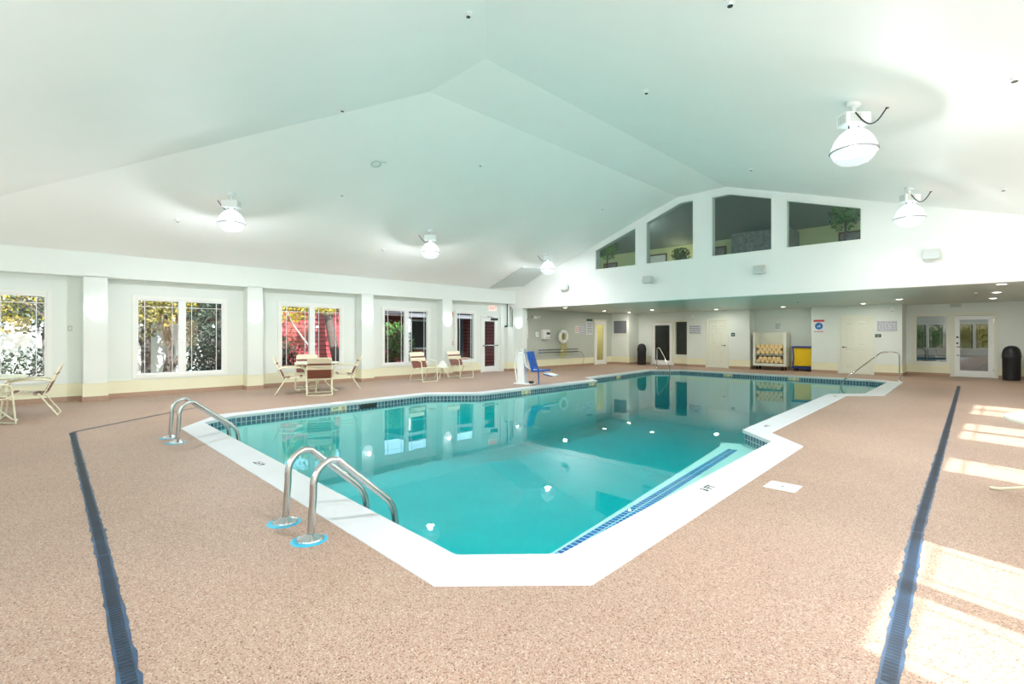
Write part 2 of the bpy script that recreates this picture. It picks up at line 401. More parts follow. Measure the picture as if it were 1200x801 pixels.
# ceilings
b = MB().plate([(-13.9,YN-.05),(XL-.05,YN-.05),(-6.8,4.85),(-6.8,YG),(-13.9,YG)], [], lambda a, c, d: (a, c, Lz(a)+d), .12)
struct('ceiling_left', b, 'ceil')
struct('ceiling_flat', MB().plate([(-6.8,4.85),(-5.4,4.85),(-5.4,YG),(-6.8,YG)], [], lambda a, c, d: (a, c, 5.42+d), .12), 'ceil')
struct('ceiling_right', MB().plate([(-5.4,4.85),(2.2,YN-.05),(2.4,YN-.05),(2.4,YG),(-5.4,YG)], [], lambda a, c, d: (a, c, Rz(a)+d), .12), 'ceil')
struct('ceiling_near', MB().plate([(-13.55,YN-.1),(2.3,YN-.1),(2.25,YN-.02),(-5.4,4.85),(-6.8,4.85)], [], lambda a, c, d: (a, c, Nz(c)+d), .12), 'ceil')
b = MB().plate([(-13.42,12.25),(-11.7,12.2),(-11.5,13.4),(-13.0,13.6)], [], lambda a, c, d: (a, c, Lz(a)-.03+d), .029)
struct('ceiling_grey_panel', b, 'panelgrey', bevel=.006)  # thin grey slab where this corner of the slope is darker
# soffit of the low back area
struct('ceiling_back', box((-14.0, YG+.02, 2.45), (2.4, 22.4, 2.55)), 'soffit')

# left wall
WIN = [(-1.35,.51),(1.82,3.73),(4.95,6.82),(8.07,9.92),(10.98,11.98)]
COLS = [(.97,1.36),(4.10,4.46),(7.21,7.60),(10.18,10.60)]
def rect(a0, b0, a1, b1): return [(a0,b0),(a1,b0),(a1,b1),(a0,b1)]
holes = [rect(y0+.06, .46, y1-.06, 2.22) for y0, y1 in WIN]
outer = [(-2.0,-.02),(12.24,-.02),(12.24,2.1),(13.10,2.1),(13.10,-.02),(13.75,-.02),(13.75,3.2),(-2.0,3.2)]
b = MB().plate(outer, holes, lambda a, c, d: (XB-d, a, c), .16)
b.box((XB, -2.0, 2.6), (XL, 13.75, 3.13))
for y0, y1 in COLS: b.box((XB-.01, y0, -.02), (XL, y1, 2.61))
b.box((XB-.01, 13.18, -.02), (-13.80, 13.75, 2.61)); b.box((-13.81, 13.38, -.02), (-13.60, 13.68, 1.70))
struct('wall_left', b, 'wall')
b = MB()
def strip(x, y0, y1): b.box((x-.01, y0, .1), (x+.012, y1, .36))
segs = [(-1.9,.97),(1.36,4.10),(4.46,7.21),(7.6,10.18),(10.6,12.18),(13.16,13.13)]
for y0, y1 in segs[:5]: b.box((XB-.01, y0, .09), (XB+.012, y1, .36))
for y0, y1 in COLS:
    b.box((XB, y0-.012, .09), (XL+.012, y1+.012, .36))
b.box((-13.82, 13.37, .09), (-13.59, 13.66, .36))
struct('trim_wainscot_left', b, 'cream')
b = MB()
for y0, y1 in segs[:5]: b.box((XB-.01, y0, 0), (XB+.02, y1, .1))
for y0, y1 in COLS: b.box((XB, y0-.02, 0), (XL+.02, y1+.02, .1))
b.box((-13.82, 13.36, 0), (-13.58, 13.65, .1))
struct('baseboard_left', b, 'base')
b = MB()
for y0, y1 in segs[:5]: b.box((XB-.01, y0, .36), (XB+.02, y1, .375))
for y0, y1 in COLS: b.box((XB, y0-.02, .36), (XL+.02, y1+.02, .375))
struct('trim_wainscot_cap', b, 'cap')
# right wall (windows the sun comes through), near wall
WINR = [(-1.35,.51),(1.82,3.73),(4.95,6.82),(8.07,9.92),(11.0,12.85)]
holes = [rect(y0+.06, .46, y1-.06, 2.22) for y0, y1 in WINR]
b = MB().plate([(-2.0,-.02),(22.4,-.02),(22.4,3.2),(-2.0,3.2)], holes, lambda a, c, d: (XR+d, a, c), .12)
struct('wall_right', b, 'wall')
WINN = [(-12.4,-10.6),(-8.9,-7.1),(-5.0,-3.1),(-2.5,-.65)]
holes = [rect(y0+.06, .46, y1-.06, 2.22) for y0, y1 in WINN]
b = MB().plate([(-14.0,-.02),(2.35,-.02),(2.35,3.15),(-14.0,3.15)], holes, lambda a, c, d: (a, YN-d, c), .12)
struct('wall_near', b, 'wall')
struct('baseboard_right', box((XR-.02, YN, 0), (XR+.01, 22.2, .1)), 'base')
struct('trim_wainscot_right', box((XR-.012, YN, .1), (XR+.01, 22.2, .36)), 'cream')
# gable wall with its four openings
GW = [[(-9.73,3.56),(-8.19,3.56),(-8.19,4.76),(-9.73,4.22)],
      [(-7.85,3.56),(-6.33,3.56),(-6.33,5.25),(-6.75,5.25),(-7.85,4.84)],
      [(-5.82,3.56),(-4.25,3.56),(-4.25,4.90),(-5.34,5.23),(-5.82,5.23)],
      [(-3.93,3.56),(-2.35,3.56),(-2.35,4.30),(-3.93,4.78)]]
go = [(-13.15,2.42),(2.3,2.42),(2.3,Rz(2.3)+.05),(-5.4,5.47),(-6.8,5.47),(-13.9,Lz(-13.9)+.05),(-13.9,2.42)]
struct('wall_gable', MB().plate(go, GW, lambda a, c, d: (a, YG+d, c), .25), 'ceil')
b = MB(); b.box((-13.62, YG, -.02), (-13.1, YG+.25, 2.43)); struct('wall_corner_pier', b, 'wall')
b = MB(); b.box((-13.64, YG-.012, .09), (-13.085, YG+.262, .36)); struct('trim_wainscot_pier', b, 'cream')
struct('baseboard_pier', box((-13.65, YG-.02, 0), (-13.08, YG+.27, .1)), 'base')
# back area walls
def wallbox(name, lo, hi, m='grayw'): struct(name, box(lo, hi), m)
b = MB().plate([(YG,-.02),(19.18,-.02),(19.18,2.12),(20.12,2.12),(20.12,-.02),(20.7,-.02),(20.7,2.5),(YG,2.5)], [], lambda a, c, d: (-13.7-d, a, c), .15)
struct('wall_back_left', b, 'grayw')
b = MB(); b.box((-13.85, 20.6, -.02), (-12.735, 20.75, 2.5)); b.box((-12.87, 20.62, -.02), (-12.73, 21.65, 2.5)); struct('wall_back_return', b, 'wall')
b = MB().plate([(-12.8,-.02),(-12.02,-.02),(-12.02,2.04),(-10.97,2.04),(-10.97,-.02),(-9.9,-.02),(-9.9,2.5),(-12.8,2.5)], [rect(-10.83,.5,-10.16,2.02)], lambda a, c, d: (a, 21.5+d, c), .12)
struct('wall_back_lobby', b, 'wall')
b = MB().plate([(-10.13,-.02),(-9.2,-.02),(-9.2,2.04),(-8.36,2.04),(-8.36,-.02),(-7.45,-.02),(-7.45,2.5),(-10.13,2.5)], [], lambda a, c, d: (a, 21.2+d, c), .12)
b.box((-7.57, 21.3, -.02), (-7.45, 22.1, 2.5)); b.box((-10.13, 21.3, -.02), (-10.03, 21.5, 2.5)); struct('wall_back_bathroom_left', b, 'wall')
b = MB().box((-7.5, 22.0, -.02), (-5.1, 22.12, 2.5)); b.box((-7.45, 21.95, 2.1), (-5.2, 22.0, 2.5)); struct('wall_back_alcove', b, 'wall')
b = MB().plate([(-5.22,-.02),(-4.29,-.02),(-4.29,2.06),(-3.36,2.06),(-3.36,-.02),(-2.51,-.02),(-2.51,2.5),(-5.22,2.5)], [], lambda a, c, d: (a, 21.2+d, c), .12)
b.box((-5.22, 21.3, -.02), (-5.1, 22.1, 2.5)); b.box((-2.63, 21.3, -.02), (-2.51, 22.3, 2.5)); struct('wall_back_bathroom_right', b, 'wall')
b = MB().plate([(-2.6,-.02),(-1.27,-.02),(-1.27,2.07),(-.27,2.07),(-.27,-.02),(2.35,-.02),(2.35,2.5),(-2.6,2.5)], [rect(-2.26,.46,-1.42,2.07)], lambda a, c, d: (a, 22.2+d, c), .12)
struct('wall_back_right', b, 'wall')
b = MB(); bb = MB(); cc = MB()
def wains(p0, p1, nx, ny, t=.012):
    x0, x1 = sorted((p0[0], p1[0])); y0, y1 = sorted((p0[1], p1[1]))
    for mb, tt, za, zb in ((b, t, .1, .36), (bb, t+.008, 0, .1), (cc, t+.006, .36, .375)):
        mb.box((x0+(nx*tt if nx < 0 else 0)-(.003 if nx > 0 else 0), y0+(ny*tt if ny < 0 else 0), za),
               (x1+(nx*tt if nx > 0 else 0), y1+(0 if ny < 0 else 0)+(.003 if ny < 0 else 0), zb))
wains((-13.7,13.95),(-13.7,19.1),1,0); wains((-13.7,20.2),(-13.7,20.59),1,0)
wains((-13.68,20.6),(-12.73,20.6),0,-1); wains((-12.73,20.6),(-12.73,21.49),1,0)
wains((-12.71,21.5),(-12.1,21.5),0,-1); wains((-10.89,21.5),(-10.14,21.5),0,-1)
wains((-10.13,21.2),(-9.28,21.2),0,-1); wains((-8.28,21.2),(-7.45,21.2),0,-1); wains((-7.45,21.2),(-7.45,21.99),1,0)
wains((-7.43,22.0),(-5.23,22.0),0,-1); wains((-5.22,21.2),(-4.37,21.2),0,-1); wains((-3.28,21.2),(-2.51,21.2),0,-1)
wains((-2.51,21.2),(-2.51,22.19),1,0); wains((-2.49,22.2),(-1.35,22.2),0,-1); wains((-.19,22.2),(2.18,22.2),0,-1)
struct('trim_wainscot_back', b, 'cream'); struct('baseboard_back', bb, 'base'); struct('trim_wainscot_back_cap', cc, 'cap')
# dim rooms seen through the back glass
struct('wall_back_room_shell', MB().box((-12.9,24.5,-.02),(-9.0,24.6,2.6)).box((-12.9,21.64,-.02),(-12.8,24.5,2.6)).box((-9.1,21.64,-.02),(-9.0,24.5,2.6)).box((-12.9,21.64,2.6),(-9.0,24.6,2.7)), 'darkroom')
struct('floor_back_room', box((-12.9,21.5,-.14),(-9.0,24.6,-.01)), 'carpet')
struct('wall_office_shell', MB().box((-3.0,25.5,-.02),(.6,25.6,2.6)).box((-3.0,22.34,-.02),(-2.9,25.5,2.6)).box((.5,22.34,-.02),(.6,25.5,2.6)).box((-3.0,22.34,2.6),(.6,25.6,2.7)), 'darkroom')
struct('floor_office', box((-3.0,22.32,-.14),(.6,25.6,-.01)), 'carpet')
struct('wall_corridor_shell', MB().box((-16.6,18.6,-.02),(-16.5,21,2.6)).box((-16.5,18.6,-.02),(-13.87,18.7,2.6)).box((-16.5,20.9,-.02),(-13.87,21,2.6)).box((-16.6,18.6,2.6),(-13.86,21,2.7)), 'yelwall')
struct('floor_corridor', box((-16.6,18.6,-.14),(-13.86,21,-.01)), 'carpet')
# upper room behind the gable windows
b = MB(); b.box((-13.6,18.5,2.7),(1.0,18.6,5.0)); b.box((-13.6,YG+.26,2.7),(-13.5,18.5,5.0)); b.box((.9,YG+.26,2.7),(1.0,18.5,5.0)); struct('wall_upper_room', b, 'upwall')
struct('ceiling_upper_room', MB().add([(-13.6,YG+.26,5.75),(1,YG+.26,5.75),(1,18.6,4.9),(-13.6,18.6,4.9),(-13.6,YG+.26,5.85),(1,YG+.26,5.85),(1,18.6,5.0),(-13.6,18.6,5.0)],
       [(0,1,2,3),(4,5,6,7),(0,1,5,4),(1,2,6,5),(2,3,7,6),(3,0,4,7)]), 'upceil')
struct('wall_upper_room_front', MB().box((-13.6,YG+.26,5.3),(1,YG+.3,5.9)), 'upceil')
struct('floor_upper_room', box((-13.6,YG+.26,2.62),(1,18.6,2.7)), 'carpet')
struct('roof_back', box((-14.2,18.7,2.75),(2.6,26,2.9)), 'eave')

# ------------------------------------------------------------------ windows and doors (local: x along the wall, -y towards the pool room, z up)
def muntin_set(mb, x0, x1, z0, z1):
    for x in (x0+.12, x1-.12): mb.box((x-.006, .015, z0), (x+.006, .03, z1))
    mb.box((x0, .014, z1-.14), (x1, .031, z1-.128))
def twin_window(n, origin, rz, w, single=False):
    r = sempty('window_%d' % n, origin, rz); z0, z1 = .40, 2.28
    f = MB()                                            # casing
    f.box((0,-.02,z0),(.085,.10,z1)); f.box((w-.085,-.02,z0),(w,.10,z1)); f.box((.085,-.02,z1-.085),(w-.085,.10,z1)); f.box((.085,-.02,z0),(w-.085,.10,z0+.085))
    f.build('window_casing', 'trimw', r, bevel=.006)
    f = MB(); m0 = w/2
    if not single: f.box((m0-.075,-.005,z0+.085),(m0+.075,.08,z1-.085))
    f.box((.085,0,z0+.085),(.115,.06,z1-.085)); f.box((w-.115,0,z0+.085),(w-.085,.06,z1-.085)); f.box((.115,0,z1-.115),(w-.115,.06,z1-.085)); f.box((.115,0,z0+.085),(w-.115,.06,z0+.115))
    f.build('window_frame', 'white', r)
    g = MB(); spans = [(.115, w-.115)] if single else [(.115,m0-.075),(m0+.075,w-.115)]
    for a, c in spans: muntin_set(g, a, c, z0+.115, z1-.115)
    g.build('window_muntin', 'white', r)
    for a, c in spans: box((a,.035,z0+.115),(c,.041,z1-.115)).build('window_pane', 'glass', r)
    return r
for i, (y0, y1) in enumerate(WIN): twin_window(i+1, (XB, y0, 0), PI/2, y1-y0, single=(i == 4))
for i, (y0, y1) in enumerate(WINR): twin_window(i+6, (XR, y1, 0), -PI/2, y1-y0)
for i, (x0, x1) in enumerate(WINN): twin_window(i+11, (x1, YN, 0), PI, x1-x0)
# gable panes
for i, g in enumerate(GW):
    r = sempty('window_%d' % (i+15), (0, YG, 0))
    MB().plate(offset(g, .035), [offset(g, -.02)], lambda a, c, d: (a, -.012+d, c), .05).build('window_frame', 'trimw', r)
    MB().plate(g, [], lambda a, c, d: (a, .05+d, c), .008).build('window_pane', 'glassu', r)

def glass_door(n, origin, rz, w, h=2.08, frame='white', glass='glass', bar=False, stile=.14, closer=False, casing=.06, casem='door', handles=False):
    r = sempty('door_%d' % n, origin, rz)
    f = MB(); f.box((-casing,-.025,0),(0,.10,h+casing)); f.box((w,-.025,0),(w+casing,.10,h+casing)); f.box((0,-.025,h),(w,.10,h+casing)); f.build('door_frame', casem, r, bevel=.005)
    s = MB(); s.box((0,0,.01),(stile,.045,h-.01)); s.box((w-stile,0,.01),(w,.045,h-.01)); s.box((stile,0,h-.01-stile),(w-stile,.045,h-.01)); s.box((stile,0,.01),(w-stile,.045,.22))
    s.build('door_leaf', frame, r, bevel=.004)
    box((stile,.018,.22),(w-stile,.026,h-.01-stile)).build('door_pane', glass, r)
    if bar:
        tube([(.03,-.05,1.0),(w-.03,-.05,1.0)], .022, 8).build('push_bar', 'steel', r, smooth=True)
        MB().box((.02,-.05,.97),(.07,0,1.03)).box((w-.07,-.05,.97),(w-.02,0,1.03)).build('push_bar_end', 'steel', r)
    if closer:
        MB().box((w*.55,-.06,h-.10),(w*.95,0,h-.03)).tube([(w*.7,-.04,h-.03),(w*.45,-.16,h+.02),(w*.3,-.02,h+.03)], .009, 6).build('door_closer', 'darkmetal', r)
    if handles:
        h_ = MB()
        h_.tube([(.07,-.002,1.12),(.07,-.03,1.12),(.07,-.03,1.12)], .028, 12); h_.tube([(.07,-.03,1.32),(.07,-.001,1.32)], .03, 12)
        h_.tube(fillet([(.06,0,1.0),(.06,-.06,1.0),(.15,-.06,1.0)], .02), .012, 8); h_.tube([(.05,-.03,.72),(.12,-.03,.72)], .012, 8)
        h_.build('door_handle', 'darkmetal', r, smooth=True)
        hg = MB()
        for z in (.25, 1.05, 1.85): hg.box((w-.012,-.012,z-.05),(w+.012,.0,z+.05))
        hg.build('door_hinge', 'steel', r)
    return r
glass_door(1, (XB,12.27,0), PI/2, .80, 2.06, bar=True, closer=True, casem='trimw')
glass_door(2, (-13.7,19.21,0), PI/2, .88, 2.08, casem='door', stile=.17)
glass_door(3, (-12.0,21.5,0), 0, 1.01, 2.0, casem='door', stile=.13, handles=False)
glass_door(6, (-1.24,22.2,0), 0, .94, 2.04, glass='glassr', casem='door', stile=.13, handles=True, casing=.10)
def panel_door(n, origin, w, h, hinge_right=True):
    r = sempty('door_%d' % n, origin)
    f = MB(); c = .07
    f.box((-c,-.025,0),(0,.08,h+c)); f.box((w,-.025,0),(w+c,.08,h+c)); f.box((0,-.025,h),(w,.08,h+c)); f.build('door_frame', 'door', r, bevel=.006)
    pans = []; st = .12; mw = .1; pw = (w-2*st-mw)/2
    for z0, z1 in ((.2,.86),(1.0,1.62),(1.74,h-.12)):
        for k in (0, 1): x0 = st+k*(pw+mw); pans.append((x0, z0, x0+pw, z1))
    s = MB().plate(rect(0,.01,w,h-.005), [rect(*p) for p in pans], lambda a, q, d: (a, d, q), .04)
    s.box((0,.012,.01),(w,.05,h-.005))
    for p in pans:
        x0, z0, x1, z1 = p; i = .035
        s.add([(x0+i,.012,z0+i),(x1-i,.012,z0+i),(x1-i,.012,z1-i),(x0+i,.012,z1-i),(x0+i*2,.002,z0+i*2),(x1-i*2,.002,z0+i*2),(x1-i*2,.002,z1-i*2),(x0+i*2,.002,z1-i*2)],
              [(4,5,6,7),(0,1,5,4),(1,2,6,5),(2,3,7,6),(3,0,4,7)])
    s.build('door_leaf', 'door', r, bevel=.003)
    hx = w-.07 if not hinge_right else .07; dx = -1 if not hinge_right else 1
    tube(fillet([(hx,0,.96),(hx,-.06,.96),(hx+dx*.12,-.06,.96)], .02), .011, 8).tube([(hx,0,.96),(hx,-.012,.96)], .028, 12).build('door_handle', 'darkmetal', r, smooth=True)
    return r
panel_door(4, (-9.18,21.2,0), .80, 2.02, hinge_right=False)
panel_door(5, (-4.27,21.2,0), .89, 2.04, hinge_right=True)
def fixed_window(n, x0, x1, z0, z1, y, c=.07, gl='glass', fm='door'):
    r = sempty('window_%d' % n, (x0, y, 0)); w = x1-x0
    MB().plate(rect(-c,z0-c,w+c,z1+c), [rect(.01,z0+.01,w-.01,z1-.01)], lambda a, q, d: (a, -.02+d, q), .13).build('window_frame', fm, r, bevel=.005)
    box((0,.05,z0),(w,.056,z1)).build('window_pane', gl, r)
fixed_window(19, -10.83, -10.16, .5, 2.02, 21.5, c=.04)
fixed_window(20, -2.24, -1.44, .48, 2.05, 22.2, gl='glassr')

# ------------------------------------------------------------------ outside
GZ = -.12
g = MB()
for lo, hi in (((-80,-60),(-14.05,80)),((2.4,-60),(60,80)),((-14.05,-60),(2.4,-2.05)),((-14.05,26),(2.4,80))): g.box((*lo,GZ-.1),(*hi,GZ))
struct('floor_ground', g, 'grass')
struct('floor_bounce_patio', MB().box((2.4,-9,GZ-.05),(9,26,GZ+.01)).box((-14,-6,GZ-.05),(2.4,-2.05,GZ+.01)), 'patio')  # unseen paving added outside to bounce sun onto the ceiling
b = MB()
b.box((-20.15,-12,GZ),(-20.05,8.6,1.78))
for y in [-12+i*2.06 for i in range(11)]: b.box((-20.05,y-.06,GZ),(-19.99,y+.06,1.86))
tag(b.build('board_fence', 'fence'), 'tall white board fence dappled by tree shade outside the left windows', 'fence')
# red clapboard house
hse = thing('clapboard_house', 'red clapboard house outside the windows behind the tables', 'building', (-18.2,5.2,GZ))
def uvwall(name, x, y0, y1, z0, z1, par, m='clap', t=.2):
    b = box((x-t,y0,z0),(x,y1,z1)); 
    for i, p in enumerate(b.v): b.uv[i] = (p[1], p[2])
    return b.build(name, m, par)
uvwall('wall', 0, 0, 19, 0, 2.8, hse); 
b = box((-9,-.0,0),(-.2,.2,2.8))
for i, p in enumerate(b.v): b.uv[i] = (p[0], p[2])
b.build('wall', 'clap', hse)
MB().add([(-9,-.5,2.75),(.5,-.5,2.75),(.5,19.5,2.75),(-9,19.5,2.75),(-4.5,-.5,3.9),(-4.5,19.5,3.9)], [(0,1,4),(3,5,2),(1,2,5,4),(0,4,5,3),(0,3,2,1)]).build('roof', 'eave', hse)
b = MB(); b.box((0,.0+5.2,2.35),(2.2,12.0,2.5)); b.box((2.1,5.2,2.2),(2.2,12,2.55)); b.build('porch_roof', 'eave', hse)
for y in (5.3, 11.9): box((1.98,y,0),(2.1,y+.12,2.36)).build('porch_post', 'white', hse)
s = MB()
for k in range(22): s.obox((.05, 9.35, .55+k*.085), (.02,.62,.08), Matrix.Rotation(.35,3,'Y'))
s.box((.0,9.0,.45),(.06,9.06,2.45)); s.box((.0,9.64,.45),(.06,9.7,2.45)); s.build('shutter', 'shutter', hse)
f = sempty  # alias kept short
w_ = MB().box((.0,6.6,.9),(.05,7.9,2.2)).build('house_window', 'white', hse); box((.05,6.68,.98),(.06,7.82,2.12)).build('pane', 'black', w_)
box((0,-.02,0),(.05,.12,2.75)).build('corner_board', 'white', hse)

def leaves(mb, c, rad, n, size, rnd, flat=1.0, hollow=.35):
    for _ in range(n):
        while True:
            p = Vector((rnd.uniform(-1,1), rnd.uniform(-1,1), rnd.uniform(-1,1)))
            if hollow < p.length < 1: break
        q = Vector(c)+Vector((p.x*rad[0], p.y*rad[1], p.z*rad[2]))
        a = Vector((rnd.gauss(0,1), rnd.gauss(0,1), rnd.gauss(0,1)*flat)).normalized()
        b_ = a.cross(Vector((rnd.gauss(0,1), rnd.gauss(0,1), rnd.gauss(0,1)))).normalized()
        s = size*rnd.uniform(.6,1.3); cn = a.cross(b_)*s*.18
        mb.add([q-a*s, q+b_*s*.45+cn, q+a*s, q-b_*s*.45+cn], [(0,1,2),(0,2,3)])
def tree(name, label, loc, trunk, r, crowns, n, size, lm, bm_='bark', seed=1, cat='tree', branches=(), group=None):
    rnd = random.Random(seed); t = thing(name, label, cat, loc, 0, group)
    b = MB(); k = len(trunk); b.tube(fillet(trunk, .3, 3), [r*(1-.55*i/(k*4-7+1e-9)) if False else r for i in range(len(fillet(trunk,.3,3)))], 10)
    for br in branches: b.tube(fillet(br[0], .1, 2), br[1], 6)
    b.build('trunk', bm_, t, smooth=True)
    f_ = MB()
    for c, rad in crowns: leaves(f_, c, rad, n, size, rnd)
    f_.build('foliage', lm, t, fixn=False); return t
# dark trees close to the windows
tree('maple_tree', 'yellow-leaved tree with a dark trunk outside the second window from the left', (-18.4,2.75,GZ),
     [(0,0,0),(.02,0,1.5),(0,.05,3.2),(.1,.1,5)], .12, [((0,.2,3.0),(1.2,1.3,.95)),((0,-.6,3.9),(1.4,1.4,1.2)),((-.6,.9,2.5),(.5,.6,.35))], 900, .09, 'leafy', seed=3,
     branches=[([(0,0,1.3),(.1,.5,2.2),(.2,.9,3.2)], .05), ([(0,0,1.0),(0,-.5,2.2),(.1,-.8,3.4)], .045)])
tree('leaning_tree', 'grey forked tree leaning by the white fence', (-19.2,3.6,GZ), [(0,-.25,0),(0,-.05,1.0),(0,-.3,2.2),(0,-.35,4)], .11,
     [((0,-.4,3.6),(1.0,1.1,.8))], 500, .09, 'leafo', seed=5, branches=[([(0,-.15,.3),(0,.45,1.2),(0,.6,2.6)], .09)])
ev = tree('spruce_tree', 'dark spruce outside the second window from the left', (-17.15,4.45,GZ), [(0,0,0),(0,0,3),(0,0,6)], .12,
     [((0,0,.75),(.95,1.15,.6)),((0,0,1.4),(.9,1.1,.55)),((0,0,2.0),(.85,1.0,.55)),((0,0,2.7),(.7,.75,.5)),((0,0,3.5),(.55,.6,.6)),((0,0,4.5),(.35,.35,.8))], 1800, .06, 'leafd', seed=8)
tree('birch_tree', 'slanting pale birch with yellow leaves in front of the red house', (-16.7,6.6,GZ), [(0,.9,0),(0,.55,.9),(0,-.25,2.0),(0,-.6,3.2)], .032,
     [((0,-.2,2.25),(.5,.75,.35)),((0,.8,2.5),(.4,.7,.3)),((0,.2,3.2),(.9,1.4,.6))], 500, .06, 'leafy', 'birch', seed=11)
tree('ash_tree', 'thick dark leaning trunk in front of the red house wall', (-16.9,7.85,GZ), [(0,.35,0),(0,.12,1.0),(0,-.1,2.2),(0,-.1,4)], .15,
     [((0.2,0,4.0),(.85,1.5,.5))], 600, .08, 'leafy', seed=12)
tree('pine_tree', 'dark straight trunk at the right edge of the third window', (-16.6,8.55,GZ), [(0,0,0),(0,0,2),(0,0,5)], .07, [((0,0,4.6),(.9,.9,.9))], 500, .08, 'leafd', seed=13)
def shrub(label, loc, rad, n, lm, seed, size=.06, name='garden_shrub', group=None):
    rnd = random.Random(seed); t = thing(name, label, 'shrub', loc, 0, group)
    s = MB(); 
    for k in range(5): s.tube([(0,0,0),(rnd.uniform(-.5,.5)*rad[0],rnd.uniform(-.5,.5)*rad[1],rad[2]*1.3)], .012, 5)
    s.build('stem', 'bark', t); f_ = MB(); leaves(f_, (0,0,rad[2]), rad, n, size, rnd, hollow=.0); f_.build('foliage', lm, t, fixn=False)
shrub('dark green bush at the left of the third window, by the red wall', (-17.2,6.0,GZ), (.6,.75,.75), 1600, 'leafd', 21)
shrub('low green bush at the foot of the leaning trunk by the red wall', (-16.4,8.35,GZ), (.5,.5,.42), 900, 'leafg', 22)
shrub('tall yellow-green bush in the fourth window', (-16.4,10.1,GZ), (.6,.85,1.05), 2000, 'leafg', 23)
shrub('pale leafy bush against the fence at the far left window', (-18.6,.1,GZ), (.7,1.6,.6), 1300, 'leafd', 24)
shrub('small dark bush seen through the fourth window, at its right', (-15.6,12.0,GZ), (.35,.35,.6), 700, 'leafd', 25)
# branchy trees whose shade dapples the fence, woods beyond
FT = [(-18.0,-1.2),(-17.6,.6),(-18.7,-3.4),(-17.2,-5.0),(-16.6,1.6)]
FTL = ['leaning outside the far left window','bare-stemmed, outside the far left window at its right','farthest left, beyond the edge of the far left window','nearest the near end of the fence','between the two leftmost windows','by the fence end next to the red house']
for i, (x, y) in enumerate(FT):
    rnd = random.Random(40+i)
    tree('crab_tree', 'thin dark yard tree, '+FTL[i], (x,y,GZ), [(0,0,0),(rnd.uniform(-.2,.2),rnd.uniform(-.2,.2),1.5),(rnd.uniform(-.3,.3),rnd.uniform(-.3,.3),3.2),(0,0,4.6)], .06,
         [((0,0,3.6),(1.3,1.5,1.2)),((0,.3,2.2),(.9,1.3,.9))], 900, .075, 'leafd' if i % 2 else 'leafo', seed=50+i,
         branches=[([(0,0,1.0+.3*k),(rnd.uniform(-.6,.6),rnd.uniform(-1,1),1.8+.3*k),(rnd.uniform(-.9,.9),rnd.uniform(-1.6,1.6),2.4+.4*k)], .022) for k in range(5)])
WTL = ['leftmost of all','second from the left','third from the left, by the far left window','fourth from the left, behind the nearer crowns','in the far left window at its right','in the second window at its left','in the middle of the second window','far corner, hidden by the leftmost crowns','just left of the red house']
WT = [(-24,-9,0),(-25,-6,1),(-24,-3.5,0),(-26,-1,1),(-24,.8,0),(-26,3.0,1),(-30,3.0,0),(-27,-12,1),(-29,6,0)]
for i, (x, y, k) in enumerate(WT):
    tree('woodland_tree', ('yellow-green' if k == 0 else 'olive-brown')+' tree behind the white fence, '+WTL[i], (x,y,GZ), [(0,0,0),(.1,0,2.5),(0,.2,6)], .13,
         [((0,0,3.2),(1.7,1.9,1.8)),((0,.4,5.4),(1.5,1.6,1.6)),((.2,-.3,1.8),(1.3,1.5,1.0))], 1000, .13, 'leafy' if k == 0 else 'leafo', seed=70+i, group=('yellow-green' if k == 0 else 'olive')+' trees behind the fence')
for i, (x, y) in enumerate([(-8,-9),(-4.8,-8),(-2,-9.5),(.5,-8),(-11,-10)]):
    tree('garden_tree', 'leafy garden tree outside the near wall, '+['third from the left','second from the left','in the middle','rightmost','leftmost'][i], (x,y,GZ), [(0,0,0),(.1,0,2.0),(0,.2,4)], .12,
         [((0,0,2.6),(1.6,1.4,1.6)),((.2,.2,1.2),(1.4,1.2,.9))], 900, .12, 'leafg' if i % 2 else 'leafy', seed=90+i, group='garden trees outside the near wall')

